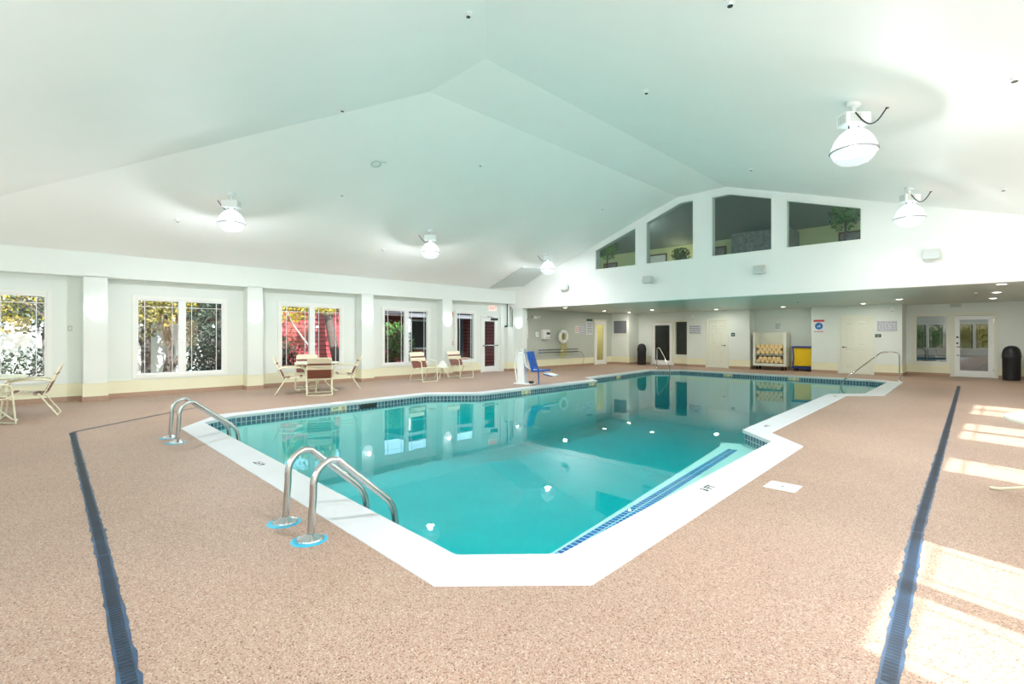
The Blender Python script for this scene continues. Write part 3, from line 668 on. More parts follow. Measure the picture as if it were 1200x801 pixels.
# ------------------------------------------------------------------ pendant lamps
def pendant(x, y, ceilz, rz, label, power=1.0):
    t = thing('pendant_lamp', label, 'lamp', (x, y, ceilz), rz, 'dome lamps hanging from the vaulted ceiling')
    MB().lathe([(0.0,.0),(.06,.0),(.06,-.075),(.0,-.075)], 14, c=(.33,-.10,0)).build('cord_socket', 'white', t, smooth=True)
    MB().lathe([(0.0,.03),(.07,.03),(.07,-.035),(.02,-.05),(.018,-.13),(.0,-.13)], 16).build('ceiling_mount', 'white', t, smooth=True)
    MB().box((-.15,-.09,-.27),(.15,.09,-.13)).build('ballast_box', 'white', t, bevel=.01)
    g = MB()
    for k in range(6): g.box((-.153,-.07+k*.022,-.25),(-.149,-.06+k*.022,-.15))
    g.build('vent_grille', 'plastic', t); g = MB()
    for k in range(6): g.box((-.1+k*.022,-.093,-.25),(-.09+k*.022,-.089,-.15))
    g.build('vent_grille', 'plastic', t)
    tube(fillet([(-.06,0,-.27),(-.06,0,-.31),(.06,0,-.31),(.06,0,-.27)], .02, 3), .007, 6).build('yoke', 'darkmetal', t)
    MB().lathe([(.0,-.27),(.035,-.27),(.04,-.30),(.085,-.32),(.15,-.37),(.2,-.44),(.232,-.52),(.243,-.57),(.238,-.57),(.225,-.52),(.19,-.44),(.13,-.37),(.0,-.33)], 36).build('dome', 'dome', t, smooth=True)
    MB().lathe([(.246,-.566),(.252,-.57),(.252,-.582),(.24,-.585),(.238,-.57)], 36).build('rim', 'steel', t, smooth=True)
    MB().lathe([(.24,-.575),(.235,-.61),(.20,-.665),(.15,-.71),(.08,-.735),(.0,-.74)], 36).build('lens', 'lens', t, smooth=True)
    c = [(.0,.02,-.02)]
    pts = [(-.05+.38*(k/10), -.10, -.15+.07*(k/10)-.17*math.sin(PI*k/10)) for k in range(11)]
    tube(pts, .008, 6).build('power_cord', 'black', t, smooth=True)
    tube([(.33,-.10,-.02),(.33,-.10,-.10)], .02, 8).build('cord_plug', 'black', t)
    ld = bpy.data.lights.new('lamp_glow', 'POINT'); ld.shadow_soft_size = .055; ld.energy = LAMP_W*power; ld.color = LAMP_COL
    lo = bpy.data.objects.new('lamp_glow', ld); COL.objects.link(lo); lo.parent = t; lo.location = (0, 0, -.675)
    ld = bpy.data.lights.new('lamp_downlight', 'AREA'); ld.shape = 'DISK'; ld.size = .2; ld.energy = LAMP_D*power; ld.color = LAMP_COL
    lo = bpy.data.objects.new('lamp_downlight', ld); COL.objects.link(lo); lo.parent = t; lo.location = (0, 0, -.745)
    return t
for y, l in ((2.93,'nearest the camera'),(7.6,'second from the near end'),(12.25,'farthest, by the gable wall corner')):
    pendant(-10.6, y, Lz(-10.6), PI+.8, 'white dome lamp over the window side of the pool, '+l, .75 if y > 12 else 1.0)
for y, l in ((7.1,'the nearer and larger one'),(11.9,'the farther one, right of the gable windows'),(2.4,'added out of view above the camera side to light the room')):  # last lamp is unseen, added on the row's spacing to light the room
    pendant(-1.3, y, Rz(-1.3), .8, 'white dome lamp over the right side deck, '+l, .42 if y > 11 else 1.0)

# wall sconces
def sconce(loc, rz, label, w=None):
    t = thing('wall_sconce', label, 'lamp', loc, rz, 'half bowl wall sconces')
    prof = [(.0,-.15),(.06,-.145),(.11,-.115),(.14,-.06),(.148,.0),(.142,.0),(.134,-.058),(.105,-.108),(.06,-.136),(.0,-.14)]
    MB().lathe([(r, z) for r, z in prof], 20, a0=PI, a1=2*PI).build('bowl', 'bowl', t, smooth=True)
    box((-.06,-.02,-.12),(.06,0,-.01)).build('back_plate', 'white', t)
    ld = bpy.data.lights.new('sconce_glow', 'POINT'); ld.energy = w or SCONCE_W; ld.shadow_soft_size = .05; ld.color = (.92, .97, 1)
    lo = bpy.data.objects.new('sconce_glow', ld); COL.objects.link(lo); lo.parent = t; lo.location = (0, -.09, .05)
for (y0, y1), l in zip(COLS, ('on the column left of the second window','on the column between the second and third windows','on the column between the third and fourth windows','on the column between the fourth and fifth windows')):
    sconce((XL, (y0+y1)/2, 1.84), PI/2, 'glowing white half-bowl sconce '+l)
sconce((-13.29, YG, 1.80), 0, 'glowing white half-bowl sconce on the corner pier beside the glass door')

for y, l in ((1.16,'nearest'),(4.28,'second'),(7.40,'third'),(10.4,'fourth'),(13.0,'farthest')): sconce((XR, y, 1.84), -PI/2, 'added half-bowl fill sconce on the right wall, '+l+', out of view', FILL_SCONCE_W)  # unseen uplights added to brighten the ceiling
for x, l in ((-9.75,'leftmost seen from the pool'),(-6.0,'second'),(-2.8,'third'),(.6,'by the right corner')): sconce((x, YN, 1.84), PI, 'added unseen half-bowl fill sconce on the near wall, '+l, FILL_SCONCE_W)  # more added uplights behind the camera, filling the near ceiling slope
# downlights
DL = [(-12.05,14.95),(-12.3,17.95),(-12.35,20.0),(-10.45,18.7),(-8.4,20.2),(-5.9,20.2),(-3.4,20.0),(-2.24,18.4),(-.08,14.6),(-.18,17.2),(-.28,19.9)]
DLL = ['far left corner, above the wall signs','above the life ring end of the left wall','above the glass door in the left wall','in front of the lobby door','above the left cream door','above the towel cart','above the right cream door','above the stair handrail','nearest of the three at far right','middle one of the three at far right','farthest of the three at far right']
d0 = None
for (x, y), l in zip(DL, DLL):
    lab = 'round recessed downlight in the low ceiling, '+l
    if d0 is None:
        d0 = thing('recessed_light', lab, 'light', (x,y,2.45), 0, 'recessed downlights in the low ceiling')
        MB().lathe([(.105,0.0),(.112,-.004),(.105,-.012),(.085,-.010),(.08,.0)], 28).build('trim_ring', 'white', d0, smooth=True)
        MB().lathe([(.082,-.002),(.06,-.010),(.0,-.014)], 28).build('lens', 'lensd', d0, smooth=True)
        ld = bpy.data.lights.new('downlight_glow', 'AREA'); ld.shape = 'DISK'; ld.size = .14; ld.energy = DOWN_W; ld.color = (1, .96, .86)
        lo = bpy.data.objects.new('downlight_glow', ld); COL.objects.link(lo); lo.parent = d0; lo.location = (0,0,-.03)
    else: dup(d0, (x,y,2.45), label=lab)
def plain_light(name, loc, e, col, size=.03):
    ld = bpy.data.lights.new(name, 'POINT'); ld.energy = e; ld.color = col; ld.shadow_soft_size = size
    lo = bpy.data.objects.new(name, ld); COL.objects.link(lo); lo.location = loc
plain_light('upper_room_light', (-9.6,15.6,4.7), 26, (1,.97,.9)); plain_light('upper_room_light', (-2.6,15.6,4.5), 14, (1,.97,.9)); plain_light('upper_room_light', (-9.0,18.1,4.45), 5, (1,.72,.45), .1)
plain_light('corridor_light', (-14.9,19.9,2.2), 16, (1,.95,.75)); plain_light('back_room_light', (-10.8,23.4,2.2), 9, (1,.95,.85)); plain_light('office_light', (-1.2,24,2.2), 8, (1,.95,.9))

# sprinklers, ceiling ring
def sprinkler(loc, lab, root=None):
    if root is not None: return dup(root, loc, label=lab)
    t = thing('sprinkler_head', lab, 'sprinkler', loc, 0, 'sprinkler heads')
    MB().lathe([(.0,.0),(.05,.0),(.045,-.012),(.012,-.014),(.012,-.04),(.0,-.04)], 16).build('escutcheon', 'white', t, smooth=True)
    MB().lathe([(.0,-.04),(.024,-.042),(.024,-.047),(.0,-.048)], 12).build('deflector', 'darkmetal', t); return t
sp = None
SPK = [((-1.7,4.38),'R','white sprinkler head at the top right of the vaulted ceiling'),((-3.65,6.37),'R','sprinkler head on the right ceiling slope beside the ridge strip'),((-3.87,11.1),'R','sprinkler head on the right slope above the apex window'),
       ((-.04,11.3),'R','sprinkler head on the right slope beyond the farther lamp'),((.05,6.44),'R','sprinkler head on the right slope at the right edge'),
       ((-9.88,4.83),'L','sprinkler head on the left slope between the first two lamps, higher one'),((-7.93,6.98),'L','sprinkler head on the left slope near the ridge strip'),
       ((-11.77,2.28),'L','sprinkler head left of the nearest window-side lamp'),((-11.8,6.92),'L','sprinkler head left of the second window-side lamp'),((-8.07,11.68),'L','sprinkler head left of the smallest gable window'),
       ((-7.56,3.7),'N','sprinkler head on the near slope by its left fold'),((-4.26,3.57),'N','sprinkler head at the top centre of the near slope')]
for (x, y), k, lab in SPK:
    z = (Rz(x) if k == 'R' else Lz(x) if k == 'L' else Nz(y))-.006; sp0 = sprinkler((x,y,z), lab, sp); sp = sp or sp0
for (x, y), lab in zip([(-12.1,16.2),(-9.3,18.0),(-4.6,17.2),(-.55,17.0)], ['above the life ring','before the lobby','in front of the towel cart alcove','left of the right-hand downlights']):
    sprinkler((x,y,2.449), 'small sprinkler head in the low back ceiling '+lab, sp)
b = MB().tube([(.09*math.cos(2*PI*k/24), .09*math.sin(2*PI*k/24), 0) for k in range(24)], .014, 8, closed=True); b.tube([(.09,.0,0),(.1,.08,0),(.12,.16,0)], .012, 6)
o = tag(b.build('ceiling_ring', 'panelgrey', smooth=True), 'pale ring bracket on the left ceiling slope below the ridge fold', 'bracket'); o.location = (-8.75,4.98,Lz(-8.75)-.016); o.rotation_euler = (0,-math.atan(SL),0)

# speakers on the gable wall
s0 = None
for x, lab in ((-10.97,'leftmost, over the life ring wall'),(-7.72,'below the second gable window'),(-4.51,'below the apex window'),(-1.12,'rightmost and largest, below the far lamp')):
    lab = 'small pale box speaker on the gable wall, '+lab
    if s0 is None:
        s0 = thing('wall_speaker', lab, 'speaker', (x,YG,3.07), 0, 'box speakers on the gable wall')
        MB().obox((0,-.13,0),(.29,.14,.2),Matrix.Rotation(-.25,3,'X')).build('cabinet','plastic',s0,bevel=.012)
        MB().obox((0,-.205,-.018),(.26,.01,.17),Matrix.Rotation(-.25,3,'X')).build('speaker_grille','panelgrey',s0,bevel=.004)
        MB().box((-.03,-.06,-.05),(.03,0,.05)).build('wall_bracket','white',s0)
    else: dup(s0, (x,YG,3.07), label=lab)

# ------------------------------------------------------------------ pool ladders and rails
def ladder(xs, y0, y1, label):
    xm = sum(xs)/2; t = thing('pool_ladder', label, 'ladder', (xm, y0, 0))
    for x in xs:
        dx = x-xm; d = y1-y0
        pts = [(dx,0,0),(dx,.02,.30)]+[(dx,.02+.135-.135*math.cos(a), .35+.155*math.sin(a)) for a in [PI*k/12 for k in range(0,8)]]
        pts += [(dx,d-.035,.06)]
        f_ = [Vector(p) for p in pts]; tail = fillet([pts[-2],(dx,d-.03,.09),(dx,d+.0,-.10)], .09, 6)
        f_ = f_[:-1]+tail[1:]+[Vector((dx,d+.01,-.7))]
        tube(f_, .024, 14).build('rail', 'steel', t, smooth=True)
        MB().lathe([(.0,.012),(.026,.04),(.034,.035),(.06,.02),(.085,.012),(.09,.0)], 28, c=(dx,0,0)).build('flange', 'chrome', t, smooth=True)
        MB().lathe([(.0,.003),(.1,.004),(.118,.0)], 28, c=(dx+.01,-.012,0)).build('sealant_patch', 'sealant', t)
    for k in range(2):
        MB().box((xs[0]-xm,y1-y0-.05,-.38-.28*k),(xs[1]-xm,y1-y0+.05,-.35-.28*k)).build('tread', 'white', t, bevel=.006)
ladder((-3.74,-3.3), 1.39, 2.05, 'brushed steel pool ladder rails at the near pool edge, the nearer larger pair')
ladder((-7.94,-7.51), 1.45, 2.17, 'brushed steel pool ladder rails at the near left pool corner, the farther pair')
t = thing('stair_handrail', 'tall bent steel handrail at the far right pool steps', 'handrail', (-2.3,18.9,0))
tube(fillet([(0,0,0),(0,0,.86),(-.42,-.14,.87),(-1.05,-2.0,.08),(-1.12,-2.25,-.35),(-1.12,-2.25,-.9)], .14, 6), .02, 12).build('rail', 'steel', t, smooth=True)
MB().lathe([(.0,.02),(.03,.03),(.06,.01),(.065,.0)], 20).build('flange', 'chrome', t, smooth=True)
t = thing('stair_handrail', 'short steel handrail at the far left pool corner before the lobby door', 'handrail', (-10.5,19.2,0))
tube(fillet([(0,0,0),(0,0,.85),(.2,-.15,.86),(1.05,-.9,.12),(1.12,-.95,-.3),(1.12,-.95,-.8)], .1, 5), .02, 12).build('rail', 'steel', t, smooth=True)
MB().lathe([(.0,.02),(.03,.03),(.06,.01),(.065,.0)], 20).build('flange', 'chrome', t, smooth=True)

# ------------------------------------------------------------------ drains, lids, markers
def drain(pts, w, label):
    t = thing('slot_drain', label, 'drain', (0,0,0)); rnd = random.Random(len(label))
    M_ = M.get('drainb') or M.setdefault('drainb', mat('blue_drain_epoxy', srgb(40,72,102), .4, var=(6,.5)))
    M2 = M.get('drains') or M.setdefault('drains', mat('drain_slat', srgb(28,36,48), .5, var=(5,.25)))
    for (p, q) in zip(pts[:-1], pts[1:]):
        e = MB(); s = MB(); p = Vector(p); q = Vector(q); L = (q-p).length; d = (q-p)/L; nrm = Vector((-d.y,d.x)); n = int(L/.05)
        vs = []
        for k in range(n+1):
            c = p+d*L*k/n; a = w/2+.008+abs(rnd.gauss(0,.006)); b2 = w/2+.008+abs(rnd.gauss(0,.006))
            vs += [(*(c+nrm*a),.0025),(*(c-nrm*b2),.0025)]
        e.add(vs, [(2*k,2*k+2,2*k+3,2*k+1) for k in range(n)])
        m = int(L/.028)
        for k in range(m):
            c = p+d*(k+.5)*.028; a = nrm*w/2; h = d*.008
            s.add([(*(c+a-h),.0045),(*(c+a+h),.0045),(*(c-a+h),.0045),(*(c-a-h),.0045)], [(0,1,2,3)])
        e.build('epoxy_edge', M_, t, fixn=False); s.build('grate', M2, t, fixn=False)
drain([(-.9,.245),(-3.97,.38),(-9.29,.55)], .05, 'dark blue slot drain running across the near left deck')
drain([(-9.33,.55),(-10.06,1.38),(-11.0,2.55)], .03, 'thin drain line turning away on the left deck')
drain([(-.27,.8),(-.33,2.41),(-.44,4.42),(-.53,7.09),(-.92,18.1)], .05, 'dark slot drain running along the right deck')
t = thing('deck_lid', 'square pale deck lid by the right pool coping', 'lid', (-1.43,4.88,0), .02)
MB().box((-.13,-.13,0),(.13,.13,.007)).build('cover', 'lid', t, bevel=.004); MB().lathe([(.0,.009),(.012,.008),(.012,.006)], 10).build('lifting_hole', 'darkmetal', t)
for (x, y, rz), lab in (((-9.55,4.6,0),'white skimmer lid on the left deck near the round table'),((-8.98,12.3,0),'white skimmer lid on the left coping past the pool lift')):
    t = thing('round_skimmer_cover', lab, 'lid', (x,y,.006), rz, 'skimmer lids'); MB().lathe([(.0,.012),(.11,.012),(.125,.004),(.125,.0)], 24).build('cover_disc', 'white', t, smooth=True)
    MB().box((-.02,-.006,.012),(.02,.006,.016)).build('grip', 'plastic', t)
def mark(body, x, y, rz, size=.085, lab=''):
    mtx = Matrix.Rotation(rz,3,'Z'); mb = text_mb(body, size, lambda a, b_, c: tuple(Vector((x,y,.0075))+mtx @ Vector((a,b_,c*.3))), .0008)
    tag(mb.build('depth_marking', 'ink', fixn=False), lab, 'marking', 'depth markings on the coping')
mark('4 FT', -5.62, 1.83, PI+.02, .11, lab='small black depth marking on the white coping between the ladders')
mark('3 FT', -1.88, 4.35, PI/2, .105, 'black depth marking on the coping by the square lid')
mark('4 FT', -2.55, 7.98, PI/2, .10, 'small black depth marking on the coping past the right pool notch')
mark('3 FT', -2.72, 13.0, PI/2, .10, 'faint depth marking on the coping before the far steps')
def tmark(p, rz, lab):
    t = thing('marker_tile', lab, 'tile', (p[0],p[1],-.085), rz, 'cream depth marker tiles')
    box((-.16,-.006,-.042),(.16,.012,.042)).build('face', 'tilecream', t)
    text_mb('4 FT', .06, lambda a, b_, c: (a-.07, -.008+c*.1, b_), .001).build('depth_text', 'ink', t, fixn=False)
    b = MB().tube([(.09+.028*math.cos(2*PI*k/16), -.009, .028*math.sin(2*PI*k/16)) for k in range(16)], .004, 5, closed=True).tube([(.07,-.009,.02),(.11,-.009,-.02)], .004, 5); b.build('no_diving_mark', 'signr', t)
tmark((-9.44,4.55), PI/2, 'cream depth tile on the left waterline by the dark skimmer mouth')
tmark((-8.79,9.3), PI/2, 'cream depth tile on the left waterline opposite the chairs')
tmark((-8.86,12.3), PI/2, 'cream depth tile just before the left skimmer lid')
tmark((-9.72,15.0), PI/2-.11, 'cream depth tile on the far left waterline')
tmark((-7.3,18.6), 0, 'cream depth tile on the far waterline below the left cream door')
tmark((-5.1,18.57), 0, 'cream depth tile on the far waterline below the yellow laundry cart')
o = box((-.012,-.19,-.05),(.01,.19,.035)).build('skimmer_mouth', 'black'); o.location = (-9.475,5.2,-.1); tag(o, 'dark skimmer mouth in the left waterline tiles', 'skimmer')

# ------------------------------------------------------------------ chairs and tables
def make_chair(label, grp):
    t = thing('strap_chair', label, 'chair', (0,0,0), 0, grp); Wd = .27; R = .0125
    for s in (-1, 1):
        x = s*Wd
        tube(fillet([(x,-.12,.40),(x,-.36,.02)], .05), R, 8).build('leg', 'tube', t, smooth=True)
        tube(fillet([(x,.15,.625),(x,.27,.60),(x,.29,.42),(x,.33,.02)], .08, 5), R, 8).build('leg', 'tube', t, smooth=True)
        tube(fillet([(x,-.285,.60),(x,-.15,.635),(x,.0,.635),(x,.15,.625)], .06), R*1.25, 8).build('armrest', 'tube', t, smooth=True)
    for yy in (-.36, .33): tube([(-Wd,yy,.015),(Wd,yy,.015)], R, 8).build('foot_rail', 'tube', t, smooth=True)
    w = Wd-.02
    tube(fillet([(-w,.30,.42),(w,.30,.42),(w,-.20,.375),(-w,-.20,.375)], .05)+[Vector((-w,.26,.416))], R, 8).build('seat_frame', 'tube', t, smooth=True)
    tube(fillet([(-w,-.19,.375),(-w,-.40,.86),(w,-.40,.86),(w,-.19,.375)], .07, 5), R, 8).build('back_frame', 'tube', t, smooth=True)
    def strap(p, q, m, nm):   # p,q = (y,z) edges of the strap
        d = Vector((0, q[0]-p[0], q[1]-p[1])); nn = Vector((1,0,0)).cross(d).normalized()*.016; b = MB()
        for sgn in (-1, 1):
            o_ = nn*sgn; b.add([Vector((-w-.008,p[0],p[1]))+o_, Vector((w+.008,p[0],p[1]))+o_, Vector((w+.008,q[0],q[1]))+o_, Vector((-w-.008,q[0],q[1]))+o_], [(0,1,2,3)])
        n4 = 4; b.add([], []); b.f += [(0,1,5,4),(1,2,6,5),(2,3,7,6),(3,0,4,7)]
        b.build(nm, m, t)
    bl = lambda k: (-.19-.21*k, .375+.485*k)
    edges = [(.06,.135,'strapb'),(.16,.235,'strapb'),(.26,.335,'strapb'),(.36,.435,'strapb'),(.46,.56,'strapc'),(.58,.655,'strapc'),(.68,.74,'strapb'),(.76,.97,'strapc')]
    for a, c, m in edges: strap(bl(a), bl(c), m, 'back_strap')
    sl = lambda k: (-.20+.5*k, .375+.045*k)
    for k in range(7): strap(sl(.04+k*.135), sl(.04+k*.135+.105), 'strapb' if k < 2 or k == 5 else 'strapc', 'seat_strap')
    return t
def face(x, y, tx, ty): return math.atan2(ty-y, tx-x)-PI/2
CH = [(-11.33,4.98,-.92,.39,'cream strap chair seen from behind at the round table under the third window','chairs around the window table'),
      (-11.87,4.58,.39,.92,'cream strap chair on the left of the round window table, in side view','chairs around the window table'),
      (-12.85,5.32,.92,-.39,'cream strap chair between the round table and the third window','chairs around the window table'),
      (-12.07,5.97,-.39,-.92,'cream strap chair with pale back on the right of the round window table','chairs around the window table'),
      (-12.4,8.65,1,0,'cream strap armchair left of the small side table under the fourth window','armchairs by the side table'),
      (-12.66,10.27,1,0,'cream strap armchair right of the small side table beside the fifth window','armchairs by the side table'),
      (-11.75,.16,-.12,-1,'cream strap chair in side view at the far left table','chairs around the far left table'),
      (-10.80,-.44,-.6,.8,'brown strapped chair cut off by the left edge of the picture','chairs around the far left table'),
      (.95,7.2,-.2,-1,'cream strap chair on the sunny right deck beyond the round table','chairs around the right table'),
      (1.45,4.9,-.7,.7,'cream strap chair on the sunny right deck, nearer side of the round table','chairs around the right table')]
c0 = None
for x, y, tx, ty, lab, grp in CH:
    if c0 is None: c0 = make_chair(lab, grp); c0.location = (x,y,0); c0.rotation_euler = (0,0,math.atan2(ty,tx)-PI/2)
    else: dup(c0, (x,y,0), math.atan2(ty,tx)-PI/2, lab, grp)
def make_table(label, loc, R=.6, H=.72, leg=.42, rz=.3):
    t = thing('round_table', label, 'table', loc, rz)
    MB().lathe([(.0,H),(R-.02,H),(R,H-.008),(R,H-.028),(R-.03,H-.034),(R-.03,H-.02),(.0,H-.02)], 48).build('tabletop', 'tabletop', t, smooth=True)
    MB().tube([((R-.16)*math.cos(2*PI*k/28),(R-.16)*math.sin(2*PI*k/28),H-.045) for k in range(28)], .012, 6, closed=True).build('ring_frame', 'tube', t, smooth=True)
    for k in range(4):
        a = PI/4+k*PI/2; c, s = math.cos(a), math.sin(a)
        tube(fillet([((R-.16)*c,(R-.16)*s,H-.04),(.16*c,.16*s,H*.45),(.2*c,.2*s,H*.3),(leg*c,leg*s,.015),((leg+.06)*c,(leg+.06)*s,.012)], .12, 4), .0135, 8).build('leg', 'tube', t, smooth=True)
    MB().tube([(.165*math.cos(2*PI*k/20),.165*math.sin(2*PI*k/20),H*.42) for k in range(20)], .01, 6, closed=True).build('leg_ring', 'tube', t, smooth=True)
    return t
make_table('round cream patio table among four strap chairs under the third window', (-12.0,5.22,0), R=.52)
make_table('round cream patio table at the far left edge of the picture', (-11.5,-.42,0), R=.55)
make_table('round cream patio table on the sunny right deck at the picture edge', (.62,5.75,0), R=.64, leg=.76)
t = thing('side_table', 'small low round table between two strap armchairs', 'table', (-12.76,9.6,0), .2)
MB().lathe([(.0,.37),(.24,.37),(.25,.36),(.25,.345),(.0,.345)], 32).build('tabletop', 'tabletop', t, smooth=True)
for k in range(4):
    a = k*PI/2+.4; c, s = math.cos(a), math.sin(a)
    tube(fillet([(.03*c,.03*s,.345),(.04*c,.04*s,.24),(.2*c,.2*s,.14),(.25*c,.25*s,.01)], .07, 4), .011, 7).build('leg', 'tube', t, smooth=True)
t = MB(); 
t.add([(-.17,-.12,0),(.17,-.12,0),(.17,.12,0),(-.17,.12,0),(-.02,-.09,.2),(.03,.09,.21),(-.15,0,.07),(.15,.02,.08)], [(0,1,4),(1,7,4),(1,2,7),(2,5,7),(7,5,4),(2,3,5),(3,6,5),(6,4,5),(3,0,6),(0,4,6),(0,3,2,1)])
o = t.build('folded_towel', 'cloth', bevel=.01); o.location = (-12.76,9.6,.371); o.rotation_euler = (0,0,.8); tag(o, 'white tented towel on the small side table', 'towel')

# ------------------------------------------------------------------ pool lift
t = thing('pool_lift', 'white pool lift with a blue hanging chair on the left deck edge', 'pool lift', (-9.72,10.15,0), PI/4-.5)
MB().box((-.2,-.2,0),(.32,.2,.035)).build('base', 'white', t, bevel=.01)
b = MB(); b.obox((-.02,0,.46),(.24,.2,.9),Matrix.Rotation(-.06,3,'Y')); b.build('column', 'white', t, bevel=.03)
MB().tube([(-.13,-.11,.06),(-.19,-.11,.5),(-.12,-.11,.95)], .022, 8).tube([(.1,-.11,.08),(.07,-.11,.95)], .022, 8).build('side_rail', 'white', t, smooth=True)
MB().box((-.09,-.07,.92),(.09,.07,1.0)).build('column_cap', 'plastic', t, bevel=.01)
tube(fillet([(-.02,-.12,.88),(.14,-.14,.85),(.16,-.14,.55),(.3,-.1,.42),(.62,-.05,.40)], .1, 5), .028, 10).build('support_arm', 'white', t, smooth=True)
b = MB().obox((.30,.02,.66),(.06,.40,.56),Matrix.Rotation(-.28,3,'Y')); b.build('chair_back', 'blue', t, bevel=.02)
b = MB().obox((.56,.02,.40),(.42,.42,.05),Matrix.Rotation(-.06,3,'Y')); b.build('chair_seat', 'blue', t, bevel=.02)
tube(fillet([(.36,-.2,.86),(.36,-.22,.62),(.42,-.22,.5),(.62,-.2,.44)], .08, 4), .02, 8).build('chair_armrest', 'blue', t, smooth=True)
tube([(.52,-.05,.4),(.53,-.05,.02)], .016, 8).build('support_leg', 'blue', t, smooth=True)
b = MB().obox((.88,.0,.31),(.34,.3,.03),Matrix.Rotation(.2,3,'Y')); b.build('footrest', 'white', t, bevel=.01)
b = MB().obox((.80,.0,.285),(.24,.2,.02),Matrix.Rotation(.2,3,'Y')); b.build('footrest_pad', 'blue', t)
box((.24,-.1,.035),(.34,.04,.1)).build('foot_control', 'black', t, bevel=.01)

# ------------------------------------------------------------------ items on the back left wall (x = -13.7, facing +x)
def onleft(name, label, cat, y, z, x=-13.7): return thing(name, label, cat, (x,y,z), PI/2)
def sign(name, lab, x, y, z, w, h, rz=0, lines=5, m='signw', head=None, ink='signt', disc=False, border=False, cat='sign', seed=1):
    t = thing(name, lab, cat, (x,y,z), rz); rnd = random.Random(seed)
    box((-w/2,-.012,-h/2),(w/2,0,h/2)).build('sign_board', m, t, bevel=.002)
    if border: MB().plate(rect(-w/2+.01,-h/2+.01,w/2-.01,h/2-.01), [rect(-w/2+.02,-h/2+.02,w/2-.02,h/2-.02)], lambda a, c, d: (a,-.0135+d,c), .002).build('sign_border', ink, t)
    top = h/2-.03
    if head: box((-w/2+.012,-.015,h/2-.09),(w/2-.012,-.011,h/2-.015)).build('sign_header', head, t); top = h/2-.12
    if disc: 
        MB().lathe([(.0,.004),(min(w,h)*.34,.003),(min(w,h)*.34,0)], 28, tf=Matrix.Rotation(PI/2,3,'X'), c=(0,-.012,-.0)).build('sign_symbol', 'signb', t)
        b = MB().obox((0,-.018,0),(w*.34,.003,.03),Matrix.Rotation(-.7,3,'Y')).obox((.02,-.018,-.02),(w*.18,.003,.025),Matrix.Rotation(.3,3,'Y')); b.build('sign_figure', 'signw', t)
        b = MB(); 
        for k in range(4): b.box((-w*.4+k*w*.2,-.014,-h/2+.03),(-w*.4+k*w*.2+w*.15,-.0115,-h/2+.065))
        b.build('sign_lettering', 'signr', t); return t
    b = MB(); step = (top+h/2-.03)/lines
    for i in range(lines):
        z_ = top-step*(i+.5); x_ = -w/2+.03
        while x_ < w/2-.05:
            l = rnd.uniform(.02,.07); l = min(l, w/2-.03-x_); b.box((x_,-.0138,z_-step*.22),(x_+l,-.0118,z_+step*.22)); x_ += l+.015
    b.build('sign_lettering', ink, t); return t
sign('warning_sign', 'tall narrow notice with an orange header by the corner pier', -13.7,14.42,1.68,.36,.78,PI/2,7,'signw','signo',seed=2)
t = onleft('emergency_light', 'white twin-head emergency light high on the grey left wall', 'light', 15.0, 2.13)
box((-.14,-.06,-.06),(.14,0,.06)).build('housing','white',t,bevel=.01)
for s in (-1,1): MB().lathe([(.0,.05),(.05,.05),(.055,.0),(.03,-.04),(.0,-.04)],16,c=(s*.15,-.09,.02),tf=Matrix.Rotation(PI/2,3,'X')).build('lamp_head','white',t,smooth=True)
t = onleft('soap_dispenser', 'small pale round-front dispenser left of the white phone box', 'dispenser', 15.12, 1.42)
MB().box((-.11,-.07,-.11),(.11,0,.11)).build('housing','white',t,bevel=.04); box((-.01,-.075,-.06),(.03,-.069,.06)).build('sight_slot','plastic',t)
t = onleft('phone_box', 'white emergency phone box with a dark label on the grey wall', 'box', 15.62, 1.43)
MB().box((-.22,-.14,-.2),(.22,0,.2)).build('housing','white',t,bevel=.012); box((-.02,-.145,-.01),(.2,-.139,.08)).build('label_plate','signt',t); MB().box((-.02,-.15,-.15),(.02,-.139,-.12)).box((.14,-.15,-.15),(.18,-.139,-.12)).build('latch','darkmetal',t)
t = onleft('life_ring', 'white life ring hanging on the grey wall with a yellow rope inside', 'life ring', 16.75, 1.33, x=-13.68)
MB().tube([(.235*math.cos(2*PI*k/32),-.08,.235*math.sin(2*PI*k/32)) for k in range(32)], .075, 14, closed=True).build('ring','white',t,smooth=True)
b = MB()
for k in range(4):
    a = PI/4+k*PI/2; b.tube([(.235*math.cos(a)+.079*math.cos(a)*math.cos(q), -.08+.079*math.sin(q), .235*math.sin(a)+.079*math.sin(a)*math.cos(q)) for q in [2*PI*j/12 for j in range(12)]], .012, 5, closed=True)
b.build('ring_band','panelgrey',t)
o = thing('rescue_rope','coiled yellow rescue rope hanging below the life ring','rope',(-13.7,16.75,1.33),PI/2)
for k in range(5): MB().tube([(.10*math.cos(q)*(1-.1*k), -.03-.012*k, -.02+.14*math.sin(q)) for q in [2*PI*j/16 for j in range(16)]], .016, 6, closed=True).build('coil','ropey',o,smooth=True)
for k, xx in enumerate((-.2,-.06,.07,.2)): tube(fillet([(xx*.3,-.05,-.1),(xx,-.15,-.5),(xx*.9,-.12,-.95+.05*k)],.1),.014,6).build('rope_strand','ropey',o,smooth=True)
t = onleft('wall_hook', 'small white hook block holding the rescue poles below the life ring','hook',16.7,.74); box((-.05,-.12,-.05),(.05,0,.05)).build('block','white',t,bevel=.01)
